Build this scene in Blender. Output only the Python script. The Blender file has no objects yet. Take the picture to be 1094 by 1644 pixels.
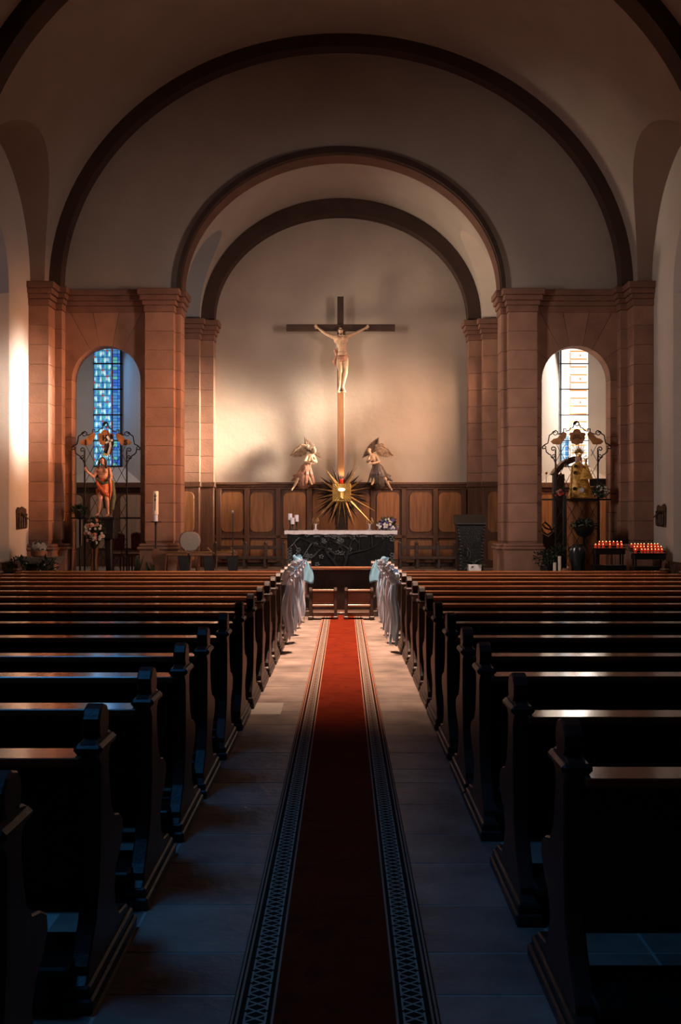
import bpy, bmesh, math, random
from math import sin, cos, pi, sqrt, radians
from mathutils import Vector, Matrix
C = bpy.context.scene.collection
scene = bpy.context.scene
SPR = 6.54          # springing height of every arch
CF = 0.45           # chancel floor height
def W(px, py, Y):   # photograph pixel at depth Y -> world point
    return Vector(((px-548)*Y/1650, Y, 1.6+(835-py)*Y/1650))

# ---------------- camera ----------------
cam_d = bpy.data.cameras.new('camera'); cam = bpy.data.objects.new('camera', cam_d); C.objects.link(cam)
cam.location = (0, 0, 1.6); cam.rotation_euler = (pi/2, 0, 0)
cam_d.sensor_fit = 'VERTICAL'; cam_d.sensor_height = 36; cam_d.lens = 36*1650/1644
cam_d.shift_y = 13/1644; cam_d.shift_x = -1/1644; cam_d.clip_start = 0.05
scene.camera = cam
# ---------------- world, exposure ----------------
wd = bpy.data.worlds.new('world'); scene.world = wd; wd.use_nodes = True
wd.node_tree.nodes['Background'].inputs[0].default_value = (.35, .45, .6, 1)
wd.node_tree.nodes['Background'].inputs[1].default_value = 0.3
vs = scene.view_settings
vs.view_transform = 'Standard'; vs.look = 'None'; vs.gamma = 1; vs.use_curve_mapping = False
vs.exposure = 0.0
# ---------------- lights: window daylight plus added unseen fill lamps ----------------
def area(name, loc, aim, sx, sy, power, col, spread=180):
    l = bpy.data.lights.new(name, 'AREA'); l.shape = 'RECTANGLE'; l.size = sx; l.size_y = sy
    l.energy = power; l.color = col; l.spread = radians(spread)
    o = bpy.data.objects.new(name, l); C.objects.link(o); o.location = loc
    d = Vector(aim)-Vector(loc); o.rotation_euler = d.to_track_quat('-Z', 'Y').to_euler()
    return o
def spot(name, loc, aim, power, col, ang, blend, rad=.1):
    l = bpy.data.lights.new(name, 'SPOT'); l.energy = power; l.color = col
    l.spot_size = radians(ang); l.spot_blend = blend; l.shadow_soft_size = rad
    o = bpy.data.objects.new(name, l); C.objects.link(o); o.location = loc
    d = Vector(aim)-Vector(loc); o.rotation_euler = d.to_track_quat('-Z', 'Y').to_euler()
    return o
# sun through the right chancel window, raking the apse wall
area('sun_chancel_window', (3.85, 23.75, 4.5), (-3.0, 25.45, 3.45), 1.3, 2.0, 165, (1, .80, .60), 24)
area('glow_chancel_window', (3.85, 23.6, 4.2), (0, 25.3, 3.0), 1.6, 2.4, 115, (1, .56, .34), 90)
# sun through the right nave window on to the left pilasters
area('sun_nave_window', (6.3, 19.2, 4.6), (-6.5, 20.85, 4.0), 0.6, 1.6, 62, (1, .82, .68), 9)
area('glow_nave_window', (6.3, 18.6, 4.6), (-6.3, 21.9, 3.5), 1.2, 2.6, 70, (1, .38, .14), 28)
area('light_chancel_left', (-3.8, 23.8, 5.0), (3.6, 23.9, 7.1), .6, 1.0, 42, (1, .74, .52), 60)  # unseen lamp added to brighten the right chancel lunette
# added unseen warm lamps: one under the vault, two at the sides
spot('light_front_nave', (0, 14.6, 11.0), (0, 14.3, 0), 13500, (1, .63, .45), 63, .9, .3)
area('light_side_right', (6.2, 13.9, 4.6), (-1.0, 22.0, 3.2), 1.4, 3.0, 105, (1, .72, .60), 70)
area('light_side_left', (-6.2, 13.9, 4.6), (2.0, 22.0, 3.6), 1.4, 3.0, 82, (1, .80, .70), 70)
spot('tabernacle_glow', W(548.5, 764, 24.95), W(548.5, 700, 25.6), 8, (1, .72, .34), 150, 1, .05)
# unseen blue fill lamp added high over the rear pews
area('light_rear_blue', (-3.6, 4.0, 8.5), (-1.0, 4.2, 0), 2.0, 2.0, 8, (.06, .40, 1), 50)
area('light_left_chapel', (-4.4, 22.9, 5.6), (-5.6, 25.6, 2.4), .8, .8, 26, (1, .74, .58), 120)  # unseen fill lamp added to light the chapel panelling
area('light_left_window', (-6.15, 26.1, 4.6), (-5.1, 25.8, 4.2), .3, 2.6, 7, (.16, .48, 1), 150)
area('light_right_chapel', (6.05, 25.95, 4.6), (5.1, 25.75, 4.2), .4, 2.8, 38, (1, .86, .74), 160)  # added lamp inside the recess, brightens the window splay
area('light_right_chapel_low', (6.9, 23.4, 4.6), (4.9, 25.6, 1.4), .6, 1.4, 34, (1, .62, .36), 100)  # unseen warm fill added for the lower chapel panelling

# ---------------- material helpers ----------------
MATS = {}
def mat(name, col, rough=.6, metal=0, var=.15, scale=6, bump=.0, bscale=None, emit=None, estr=0, coat=0, spec=.5, stretch=(1,1,1), col2=None, sheen=0, alpha=None, trans=0):
    m = bpy.data.materials.new(name); m.use_nodes = True; nt = m.node_tree; N = nt.nodes; L = nt.links
    b = N['Principled BSDF']
    b.inputs['Roughness'].default_value = rough; b.inputs['Metallic'].default_value = metal
    b.inputs['Coat Weight'].default_value = coat; b.inputs['Coat Roughness'].default_value = .12
    b.inputs['Specular IOR Level'].default_value = spec
    if sheen: b.inputs['Sheen Weight'].default_value = sheen
    if trans: b.inputs['Transmission Weight'].default_value = trans
    tc = N.new('ShaderNodeTexCoord'); mp = N.new('ShaderNodeMapping'); mp.inputs['Scale'].default_value = stretch
    L.new(tc.outputs['Object'], mp.inputs[0])
    nz = N.new('ShaderNodeTexNoise'); nz.inputs['Scale'].default_value = scale; nz.inputs['Detail'].default_value = 6
    L.new(mp.outputs[0], nz.inputs['Vector'])
    rp = N.new('ShaderNodeValToRGB'); c2 = col2 or tuple(c*(1-var*2) for c in col)
    rp.color_ramp.elements[0].position = .3; rp.color_ramp.elements[1].position = .7
    rp.color_ramp.elements[0].color = (*c2, 1); rp.color_ramp.elements[1].color = (*[min(1, c*(1+var*.6)) for c in col], 1)
    L.new(nz.outputs['Fac'], rp.inputs[0])
    oi = N.new('ShaderNodeObjectInfo'); hs = N.new('ShaderNodeHueSaturation'); mr = N.new('ShaderNodeMapRange')
    mr.inputs['To Min'].default_value = 1-var*.7; mr.inputs['To Max'].default_value = 1+var*.7
    L.new(oi.outputs['Random'], mr.inputs[0]); L.new(mr.outputs[0], hs.inputs['Value'])
    L.new(rp.outputs[0], hs.inputs['Color']); L.new(hs.outputs[0], b.inputs['Base Color'])
    if bump:
        bp = N.new('ShaderNodeBump'); bp.inputs['Strength'].default_value = bump; bp.inputs['Distance'].default_value = .02
        n2 = N.new('ShaderNodeTexNoise'); n2.inputs['Scale'].default_value = bscale or scale*4; n2.inputs['Detail'].default_value = 5
        L.new(mp.outputs[0], n2.inputs['Vector']); L.new(n2.outputs['Fac'], bp.inputs['Height']); L.new(bp.outputs[0], b.inputs['Normal'])
    if emit:
        b.inputs['Emission Color'].default_value = (*emit, 1); b.inputs['Emission Strength'].default_value = estr
    MATS[name] = m; return m
M = MATS
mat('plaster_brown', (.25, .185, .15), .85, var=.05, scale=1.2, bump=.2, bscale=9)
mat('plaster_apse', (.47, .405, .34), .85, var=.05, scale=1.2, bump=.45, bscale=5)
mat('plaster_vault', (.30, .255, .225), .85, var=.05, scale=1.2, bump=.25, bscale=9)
mat('plaster_shaded', (.27, .285, .31), .85, var=.05, scale=1.2)  # left chancel lunette: same plaster, its shade put into the colour
mat('plaster_sunlit', (.66, .60, .52), .85, var=.05, scale=1.2)  # right chancel lunette: same plaster, its sunlight put into the colour
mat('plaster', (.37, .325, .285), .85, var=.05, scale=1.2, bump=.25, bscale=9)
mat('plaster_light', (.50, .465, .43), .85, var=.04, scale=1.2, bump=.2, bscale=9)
mat('sandstone_cap_shaded', (.21, .105, .07), .75, var=.14, scale=2.2, bump=.35, bscale=28)  # pier stone darkened: dim light on capitals and cornices painted in
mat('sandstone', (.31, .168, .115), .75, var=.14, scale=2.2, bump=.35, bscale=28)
mat('sandstone_lit', (.13, .06, .04), .8, var=.15, scale=2, bump=.3, bscale=28)  # arch stone lightened for the soffit, apse light put into the colour
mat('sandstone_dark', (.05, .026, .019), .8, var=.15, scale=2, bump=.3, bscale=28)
mat('mortar', (.22, .12, .085), .9, var=.1, scale=20)
mat('slab_pale', (.62, .56, .47), .5, var=.05)
mat('floor_slab', (.42, .325, .275), .48, var=.26, scale=2.6, bump=.3, bscale=18, spec=.35)
mat('floor_joint', (.62, .56, .50), .8, var=.1, scale=10)
mat('oak_panel', (.30, .125, .045), .5, var=.22, scale=3, stretch=(6, 6, .5), bump=.15, bscale=12)
mat('panel_pale', (.42, .27, .19), .55, var=.12, scale=3, stretch=(6, 6, .5), bump=.1)
mat('oak_frame', (.12, .05, .025), .5, var=.2, scale=3, stretch=(6, 6, .5), bump=.15)
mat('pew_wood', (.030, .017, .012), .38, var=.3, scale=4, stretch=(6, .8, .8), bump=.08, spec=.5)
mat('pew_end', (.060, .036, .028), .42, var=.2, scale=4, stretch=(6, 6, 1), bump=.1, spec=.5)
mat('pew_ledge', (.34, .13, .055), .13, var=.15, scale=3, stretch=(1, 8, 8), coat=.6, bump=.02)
mat('mid_wood', (.20, .085, .045), .4, var=.2, scale=3, stretch=(1, 8, 8), bump=.05)
mat('iron', (.012, .012, .014), .45, metal=.3, var=.1)
mat('bronze_dark', (.009, .012, .014), .42, metal=.5, var=.3, scale=9, bump=.3)
mat('bronze_relief', (.026, .03, .032), .4, metal=.5, var=.3, scale=9, bump=.2)
mat('gold', (.80, .50, .14), .32, metal=.85, var=.25, scale=14, bump=.25)
mat('gold_bright', (.9, .66, .22), .3, metal=.7, var=.12, scale=10)
mat('brass', (.55, .35, .15), .35, metal=.8, var=.2, scale=9)
mat('burst_dark', (.05, .03, .02), .4, metal=.5, var=.3, scale=12)
mat('linen', (.72, .70, .72), .8, var=.05, scale=12, bump=.15)
mat('satin', (.46, .70, 1.0), .42, var=.08, scale=5, bump=.08, sheen=.3)
mat('satin_pink', (.62, .72, .92), .42, var=.08, scale=5, bump=.08, sheen=.3)
mat('satin_blue', (.28, .60, .84), .4, var=.1, scale=5, bump=.08, sheen=.3)
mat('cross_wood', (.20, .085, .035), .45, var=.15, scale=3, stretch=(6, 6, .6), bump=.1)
mat('cross_dark', (.045, .02, .012), .5, var=.2, scale=3)
mat('skin_carved', (.52, .35, .225), .5, var=.12, scale=9, bump=.1)
mat('skin_pink', (.62, .34, .24), .5, var=.12, scale=9)
mat('hair', (.05, .022, .012), .6, var=.3, scale=30, bump=.4)
mat('robe_red', (.50, .11, .035), .5, var=.2, scale=8)
mat('robe_green', (.10, .13, .08), .6, var=.2, scale=8)
mat('robe_rose', (.42, .20, .13), .5, var=.3, scale=10)
mat('robe_dark', (.10, .07, .055), .5, var=.3, scale=10)
mat('robe_gold', (.92, .52, .12), .4, metal=.1, var=.25, scale=10, bump=.3)
mat('wing', (.40, .27, .17), .5, var=.35, scale=14, bump=.3)
mat('wing_dark', (.16, .10, .065), .5, var=.35, scale=14, bump=.3)
mat('candle', (.80, .74, .64), .5, var=.04, scale=5)
mat('candle_white', (.70, .72, .85), .5, var=.03)
mat('black_ornament', (.02, .02, .02), .5, var=.1)
mat('leaf', (.030, .055, .028), .55, var=.4, scale=9)
mat('leaf_pale', (.10, .16, .11), .5, var=.3, scale=9)
mat('flower_white', (.72, .70, .62), .6, var=.08)
mat('flower_pink', (.65, .27, .22), .6, var=.15)
mat('flower_purple', (.10, .08, .30), .6, var=.2)
mat('flower_red', (.5, .03, .02), .6, var=.2)
mat('terracotta', (.34, .15, .07), .7, var=.2)
mat('pot_white', (.55, .57, .6), .4, var=.05)
mat('vase_dark', (.022, .027, .036), .22, var=.2, spec=.7)
mat('leather', (.012, .012, .014), .45, var=.2)
mat('upholstery', (.30, .27, .235), .75, var=.06, scale=30)
mat('dark_red', (.10, .018, .015), .6, var=.2)
mat('red_glass', (.55, .02, .008), .15, var=.1, emit=(1, .05, .012), estr=.30)
mat('flame', (1, .8, .4), .5, emit=(1, .62, .25), estr=4)
mat('lamp_glow', (1, .9, .7), .5, emit=(1, .82, .6), estr=7)
mat('steel', (.45, .45, .48), .3, metal=.8)
mat('lead', (.012, .014, .02), .5)
mat('print_ink', (.02, .015, .012), .6)
mat('banner_plate', (.55, .27, .11), .45, metal=.25, var=.2, scale=10)
mat('relief_brown', (.10, .05, .03), .6, var=.5, scale=14, bump=.4)
mat('red_cloth', (.20, .015, .008), .9, var=.12, scale=9)
mat('stone_grey', (.22, .19, .165), .7, var=.15, scale=4)
def glass(name, col, s):
    m = mat(name, col, .25, emit=col, estr=s, var=.1); return m

# ---------------- mesh builder ----------------
WL = {}   # world location of each object
class MB:
    def __init__(s): s.bm = bmesh.new(); s.mi = 0
    def _tag(s, f0):
        for f in s.bm.faces[f0:] if False else []: pass
    def merge(s, bm2):
        me = bpy.data.meshes.new('t'); bm2.to_mesh(me); bm2.free()
        n = len(s.bm.faces); s.bm.from_mesh(me); bpy.data.meshes.remove(me)
        if s.mi:
            s.bm.faces.ensure_lookup_table()
            for f in s.bm.faces[n:]: f.material_index = s.mi
        return s
    def box(s, x0, x1, y0, y1, z0, z1, bev=0, rot=None, piv=None):
        b = bmesh.new(); bmesh.ops.create_cube(b, size=1)
        sx, sy, sz = abs(x1-x0), abs(y1-y0), abs(z1-z0)
        bmesh.ops.scale(b, vec=(sx, sy, sz), verts=b.verts)
        if bev: bmesh.ops.bevel(b, geom=b.edges[:]+b.verts[:], offset=min(bev, min(sx, sy, sz)*.45), segments=1, affect='EDGES', profile=.5)
        bmesh.ops.translate(b, vec=((x0+x1)/2, (y0+y1)/2, (z0+z1)/2), verts=b.verts)
        if rot: bmesh.ops.rotate(b, cent=piv or ((x0+x1)/2, (y0+y1)/2, (z0+z1)/2), matrix=rot, verts=b.verts)
        return s.merge(b)
    def prism(s, pts, axis, a, b_, bev=0):
        """polygon pts (2D) extruded along axis ('x': pts=(y,z); 'y': pts=(x,z); 'z': pts=(x,y)) from a to b"""
        f = {'x': lambda p, t: (t, p[0], p[1]), 'y': lambda p, t: (p[0], t, p[1]), 'z': lambda p, t: (p[0], p[1], t)}[axis]
        b = bmesh.new()
        v0 = [b.verts.new(f(p, a)) for p in pts]; v1 = [b.verts.new(f(p, b_)) for p in pts]
        b.faces.new(v0); b.faces.new(v1[::-1]); n = len(pts)
        for i in range(n): b.faces.new((v0[i], v1[i], v1[(i+1) % n], v0[(i+1) % n]))
        bmesh.ops.recalc_face_normals(b, faces=b.faces)
        if bev:
            ed = [e for e in b.edges if abs((e.verts[0].co-e.verts[1].co)[{'x': 0, 'y': 1, 'z': 2}[axis]]) < 1e-6]
            bmesh.ops.bevel(b, geom=ed, offset=bev, segments=1, affect='EDGES', profile=.5)
        bmesh.ops.triangulate(b, faces=[q for q in b.faces if len(q.verts) > 4])
        return s.merge(b)
    def quad(s, *p):
        s.bm.faces.new([s.bm.verts.new(q) for q in p]).material_index = s.mi; return s
    def grid(s, rows):
        vs_ = [[s.bm.verts.new(p) for p in r] for r in rows]
        for i in range(len(rows)-1):
            for j in range(len(rows[i])-1):
                s.bm.faces.new((vs_[i][j], vs_[i][j+1], vs_[i+1][j+1], vs_[i+1][j])).material_index = s.mi
        return s
    def tube(s, pts, r, seg=8, cap=True):
        pts = [Vector(p) for p in pts]; n = len(pts)
        rs = r if isinstance(r, (list, tuple)) else [r]*n
        prev = None; rings = []
        for i, p in enumerate(pts):
            d = (pts[min(i+1, n-1)]-pts[max(i-1, 0)])
            d = d.normalized() if d.length > 1e-9 else Vector((0, 0, 1))
            if prev is None:
                u = d.orthogonal().normalized()
            else:
                u = prev-d*prev.dot(d)
                u = u.normalized() if u.length > 1e-6 else d.orthogonal().normalized()
            prev = u; v = d.cross(u)
            rings.append([s.bm.verts.new(p+(u*cos(2*pi*k/seg)+v*sin(2*pi*k/seg))*rs[i]) for k in range(seg)])
        for i in range(n-1):
            for k in range(seg):
                s.bm.faces.new((rings[i][k], rings[i][(k+1) % seg], rings[i+1][(k+1) % seg], rings[i+1][k])).material_index = s.mi
        if cap:
            s.bm.faces.new(rings[0][::-1]).material_index = s.mi; s.bm.faces.new(rings[-1]).material_index = s.mi
        return s
    def lathe(s, prof, c, seg=20, axis='z', wob=None):
        cx, cy, cz = c; rings = []
        for r, h in prof:
            ring = []
            for k in range(seg):
                a = 2*pi*k/seg; rr = r*(1+(wob(a, h) if wob else 0))
                p = {'z': (cx+rr*cos(a), cy+rr*sin(a), cz+h), 'y': (cx+rr*cos(a), cy+h, cz+rr*sin(a)), 'x': (cx+h, cy+rr*cos(a), cz+rr*sin(a))}[axis]
                ring.append(s.bm.verts.new(p))
            rings.append(ring)
        for i in range(len(rings)-1):
            for k in range(seg):
                s.bm.faces.new((rings[i][k], rings[i][(k+1) % seg], rings[i+1][(k+1) % seg], rings[i+1][k])).material_index = s.mi
        if prof[0][0] > 1e-5: s.bm.faces.new(rings[0][::-1]).material_index = s.mi
        if prof[-1][0] > 1e-5: s.bm.faces.new(rings[-1]).material_index = s.mi
        return s
    def ball(s, c, r, seg=8, rings=6, sc=(1, 1, 1), rot=None):
        b = bmesh.new(); bmesh.ops.create_uvsphere(b, u_segments=seg, v_segments=rings, radius=r)
        bmesh.ops.scale(b, vec=sc, verts=b.verts)
        if rot: bmesh.ops.rotate(b, cent=(0, 0, 0), matrix=rot, verts=b.verts)
        bmesh.ops.translate(b, vec=c, verts=b.verts); return s.merge(b)
    def build(s, name, m, parent=None, smooth=False, kind=None, origin=None, label=None, cat=None, group=None, keep=None):
        bm = s.bm
        if not keep: bmesh.ops.recalc_face_normals(bm, faces=bm.faces)
        if parent is not None: o_ = Vector(WL[parent.name])
        elif origin is not None: o_ = Vector(origin)
        else:
            lo = [min(v.co[i] for v in bm.verts) for i in range(3)]; hi = [max(v.co[i] for v in bm.verts) for i in range(3)]
            o_ = Vector(((lo[0]+hi[0])/2, (lo[1]+hi[1])/2, lo[2]))
        bmesh.ops.translate(bm, vec=-o_, verts=bm.verts)
        me = bpy.data.meshes.new(name); bm.to_mesh(me); bm.free()
        for mm in (m if isinstance(m, list) else [m]): me.materials.append(M[mm])
        if smooth:
            me.polygons.foreach_set('use_smooth', [True]*len(me.polygons))
            if smooth != 'full': me.set_sharp_from_angle(angle=radians(38))
        o = bpy.data.objects.new(name, me); C.objects.link(o)
        if parent is not None: o.parent = parent; WL[o.name] = o_
        else: o.location = o_; WL[o.name] = o_
        return tag(o, label, cat, group, kind)
def tag(o, label=None, cat=None, group=None, kind=None):
    if label: o['label'] = label
    if cat: o['category'] = cat
    if group: o['group'] = group
    if kind: o['kind'] = kind
    return o
def thing(name, loc, label, cat, group=None, kind=None):
    o = bpy.data.objects.new(name, None); C.objects.link(o); o.location = loc; o.empty_display_size = .1
    WL[o.name] = Vector(loc); return tag(o, label, cat, group, kind)
def struct(name, loc=(0, 0, 0)): return thing(name, loc, None, None, kind='structure')
def dup(root, loc, label=None, group=None, mirror=False, rotz=0):
    r = root.copy(); C.objects.link(r); r.location = loc; r.rotation_euler = (0, 0, rotz)
    WL[r.name] = Vector(loc)
    if label: r['label'] = label
    if group: r['group'] = group
    for ch in list(root.children):
        c = ch.copy(); C.objects.link(c); c.parent = r
        for g in list(ch.children):
            d = g.copy(); C.objects.link(d); d.parent = c
    return r
def ell(a, b, n=48, t0=0, t1=pi):
    return [(a*cos(t0+(t1-t0)*i/n), SPR+b*sin(t0+(t1-t0)*i/n)) for i in range(n+1)]
# =============== FLOOR ===============
rnd = random.Random(3)
def xc(y): return min(0.0, -.055+.009*(y-4))
fl = struct('floor')
MB().box(-6.9, 6.9, -5.7, 18.2, -.3, -.0022).build('floor_bed', 'floor_joint', fl)
xs = [-6.7, -5.6, -4.5, -3.4, -2.3, -1.15, -.80, -.02, .02, .80, 1.15, 2.3, 3.4, 4.5, 5.6, 6.7]
y = 1.0; k = 0
slab_me = {}
while y < 18.0:
    d = [.47, .52, .44, .55, .48, .34][k % 6]; y1 = min(y+d, 18.0)
    for i in range(len(xs)-1):
        if xs[i] == -.02: continue
        inner = .8 >= max(abs(xs[i]), abs(xs[i+1]))
        if abs(xs[i]) > 2.2 or abs(xs[i+1]) > 2.4: continue
        g = .006
        key = (i, round(y1-y, 3)); h = rnd.uniform(-.0006, .0006)
        if key not in slab_me:
            o = MB().box(xs[i]+g, xs[i+1]-g, y+g, y1-g, -.004, 0, .002).build('floor_slab', 'floor_slab', fl)
            slab_me[key] = (o.data, y)
        else:
            me, yy = slab_me[key]; o = bpy.data.objects.new('floor_slab', me); C.objects.link(o); o.parent = fl; o.location = (0, y-yy, 0)
        o.location.z += h
    y = y1; k += 1
MB().box(-.80, -.50, 8.45, 8.98, -.001, .003, .002).build('floor_slab', 'slab_pale', fl, label='paler repaired slab')
for sx in (-1, 1):
    MB().box(sx*2.306, sx*6.6, -5.6, 18.0, -.004, -.001).build('side_paving', 'floor_slab', fl)
MB().box(-2.3, 2.3, -5.6, .99, -.004, -.001).build('rear_paving', 'floor_slab', fl)
# chancel steps and floor
for j, (ya, z) in enumerate(((17.95, .15), (18.3, .30), (18.65, .45))):
    MB().box(-6.65, 6.65, ya, 18.3+.35*j if j < 2 else 26.5, z-.15 if j < 2 else 0, z, .01).build('step' if j < 2 else 'chancel_paving', 'sandstone' if j < 2 else 'floor_slab', fl)

# =============== NAVE VAULT AND SIDE WALLS ===============
AB, BB, XW = 6.2, 5.38, 6.5
def lun(y, yc, w, rise):
    t = 1-((y-yc)/w)**2
    return SPR+rise*sqrt(max(t, 0))
def nave_bay(n, yc):
    y0, y1 = yc-2.75, yc+2.75; w, rise = 2.42, 2.3
    ys = [y0]+[yc+w*(-cos(pi*i/28)) for i in range(29)]+[y1]
    wsp, wr, sill, ww = 6.1, 1.4, .8, 1.05
    rows = []
    for y in ys:
        h = lun(y, yc, w, rise) if abs(y-yc) <= w else SPR
        t0 = math.asin(min(1, (h-SPR)/BB))
        rows.append([(AB*cos(t0+(pi-2*t0)*i/56), y, SPR+BB*sin(t0+(pi-2*t0)*i/56)) for i in range(57)])
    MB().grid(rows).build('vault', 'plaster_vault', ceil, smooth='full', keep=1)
    for sx, wall in ((-1, wall_l), (1, wall_r)):
        sill = .8
        m = MB(); rr = []
        for y in ys:
            h = lun(y, yc, w, rise) if abs(y-yc) <= w else SPR
            xi = AB*sqrt(max(0, 1-((h-SPR)/BB)**2))
            rr.append([(sx*(xi+(XW-xi)*i/4), y, h) for i in range(5)])
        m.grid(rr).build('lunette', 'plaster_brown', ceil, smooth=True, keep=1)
        # wall with arched window opening
        m = MB(); x = sx*XW
        def wt(y): return wsp-.05+wr*sqrt(max(0, 1-((y-yc)/ww)**2)) if abs(y-yc) < ww else None
        yy = sorted(set([round(v, 4) for v in ys]+[round(yc-ww*cos(pi*i/20), 4) for i in range(21)]))
        for a, b in zip(yy[:-1], yy[1:]):
            ha = lun(a, yc, w, rise) if abs(a-yc) <= w else SPR; hb = lun(b, yc, w, rise) if abs(b-yc) <= w else SPR
            mid = (a+b)/2
            if abs(mid-yc) < ww:
                ta = wt(a) or wsp-.05; tb = wt(b) or wsp-.05
                m.quad((x, a, .79), (x, b, .79), (x, b, sill), (x, a, sill))
                m.quad((x, a, ta), (x, b, tb), (x, b, hb), (x, a, ha))
                m.quad((x, a, ta), (x, b, tb), (x+sx*.55, b, tb-.12), (x+sx*.55, a, ta-.12))
            else:
                m.quad((x, a, .79), (x, b, .79), (x, b, hb), (x, a, ha))
        for ye in (yc-ww, yc+ww):
            s2 = .25 if ye < yc else -.25
            m.quad((x, ye, sill), (x, ye, wsp-.05), (x+sx*.55, ye+s2, wsp-.17), (x+sx*.55, ye+s2, sill+.25))
        m.quad((x, yc-ww, sill), (x, yc+ww, sill), (x+sx*.55, yc+.8, sill+.25), (x+sx*.55, yc-.8, sill+.25))
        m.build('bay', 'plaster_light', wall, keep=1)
        m = MB().box(*sorted((x+sx*.5, x+sx*.62)), yc-1.1, yc+1.1, .8, 2.7, .01); m.build('apron', 'plaster_light', wall)
        sill = 2.6
        # window
        wn = struct('window_%d' % (n*2+(1 if sx < 0 else 2)), (x+sx*.5, yc, sill))
        g = MB(); xx = x+sx*.56
        top = [(yc-1.0*cos(pi*i/20), wsp-.2+1.35*sin(pi*i/20)) for i in range(21)]
        g.prism([(yc-1.0, sill+.1)]+top+[(yc+1.0, sill+.1)], 'x', xx, xx+sx*.02)
        g.build('pane', ('glass_nave_l' if sx < 0 else 'glass_nave_r') if n == 0 else 'glass_rear', wn)
        b = MB(); xb = xx-sx*.02
        for i in range(1, 4): b.box(xb-.02, xb+.02, yc-1.0+i*.5-.02, yc-1.0+i*.5+.02, sill, wsp+.9)
        for i in range(0, 6): b.box(xb-.02, xb+.02, yc-1.0, yc+1.0, sill+.3+i*.65-.02, sill+.3+i*.65+.02)
        b.build('glazing_bars', 'lead', wn)
glass('glass_nave_l', (.16, .22, .34), .35); glass('glass_rear', (.04, .10, .25), .10)
glass('glass_nave_r', (.62, .46, .42), .55)
ceil = struct('ceiling'); wall_l = struct('wall_left'); wall_r = struct('wall_right')
for n, yc in enumerate((19.05, 13.55, 8.05, 2.55, -2.95)): nave_bay(n, yc)
# base course of the nave walls
for sx, nm in ((-1, 'baseboard_left'), (1, 'baseboard_right')):
    MB().box(sx*6.44, sx*6.7, -5.7, 21.7, 0, .79, .01).build(nm, 'relief_brown', kind='structure')
# rear wall (behind the camera)
MB().prism([(-6.7, 0)]+[(-p[0], p[1]) for p in ell(6.7, 5.6)]+[(6.7, 0)], 'y', -5.9, -5.7).build('wall_entrance', 'plaster', kind='structure')

TR = [0]
def trim():
    TR[0] += 1; return 'trim_%d' % TR[0]
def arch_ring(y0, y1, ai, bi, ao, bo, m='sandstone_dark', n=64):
    pi_, po = ell(ai, bi, n), ell(ao, bo, n)
    b = MB()
    r = [[(p[0], y0, p[1]) for p in po], [(p[0], y0, p[1]) for p in pi_], [(p[0], y1, p[1]) for p in pi_], [(p[0], y1, p[1]) for p in po], [(p[0], y0, p[1]) for p in po]]
    b.grid(r)
    bmesh.ops.remove_doubles(b.bm, verts=b.bm.verts, dist=1e-5)
    return b.build(trim(), m, kind='structure', smooth=True)
def cap(m, x0, x1, y0, y1, zt=SPR, layers=((.13, .14), (.11, .10), (.10, .055), (.14, .022)), sxs=(1, 1)):
    z = zt
    for h, o in layers:
        m.box(x0-o, x1+o, y0-o, y1, z-h+.002, z, .012); z -= h
def pier(x0, x1, y0, y1, ztop, zbase=CF, course=.407, zstart=None, mo='sandstone', split=False, basey=None):
    """stone pier: core, separate ashlar blocks, capital and base, all one structural trim"""
    t = struct(trim(), ((x0+x1)/2, (y0+y1)/2, zbase))
    MB().box(x0+.02, x1-.02, y0+.02, y1, zbase, ztop-.05).build('core', 'mortar', t)
    z = ztop-.48; zb = zstart if zstart is not None else zbase+.65
    while z-.1 > zb:
        z0 = max(zb, z-course)
        MB().box(x0, x1, y0, y1-.03, z0+.003, z-.003, .006).build('stone_block', mo, t)
        z = z0
    m = MB(); cap(m, x0, x1, y0, y1, ztop); m.build('capital', 'sandstone_cap_shaded' if mo == 'sandstone' else mo, t)
    if zstart is None:
        m = MB()
        m.box(x0-.10, x1+.10, y0-.10, y1, zbase, zbase+.52, .01)
        m.box(x0-.15, x1+.15, y0-.15, y1, zbase+.52, zbase+.585, .025)
        m.box(x0-.12, x1+.12, y0-.12, y1, zbase+.58, zbase+.65, .03)
        m.build('pier_base', mo, t)
    return t
# nave transverse arches
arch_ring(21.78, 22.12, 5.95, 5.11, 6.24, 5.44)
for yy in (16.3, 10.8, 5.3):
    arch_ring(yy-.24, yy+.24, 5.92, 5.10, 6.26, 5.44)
    for sx in (-1, 1):
        a, b = sorted((sx*5.95, sx*6.5)); pier(a, b, yy-.35, yy+.35, SPR, 0)
        m = MB(); m.box(*sorted((sx*5.97, sx*6.7)), yy-.3, yy+.3, SPR, SPR+.02).build(trim(), 'sandstone', kind='structure')
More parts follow.
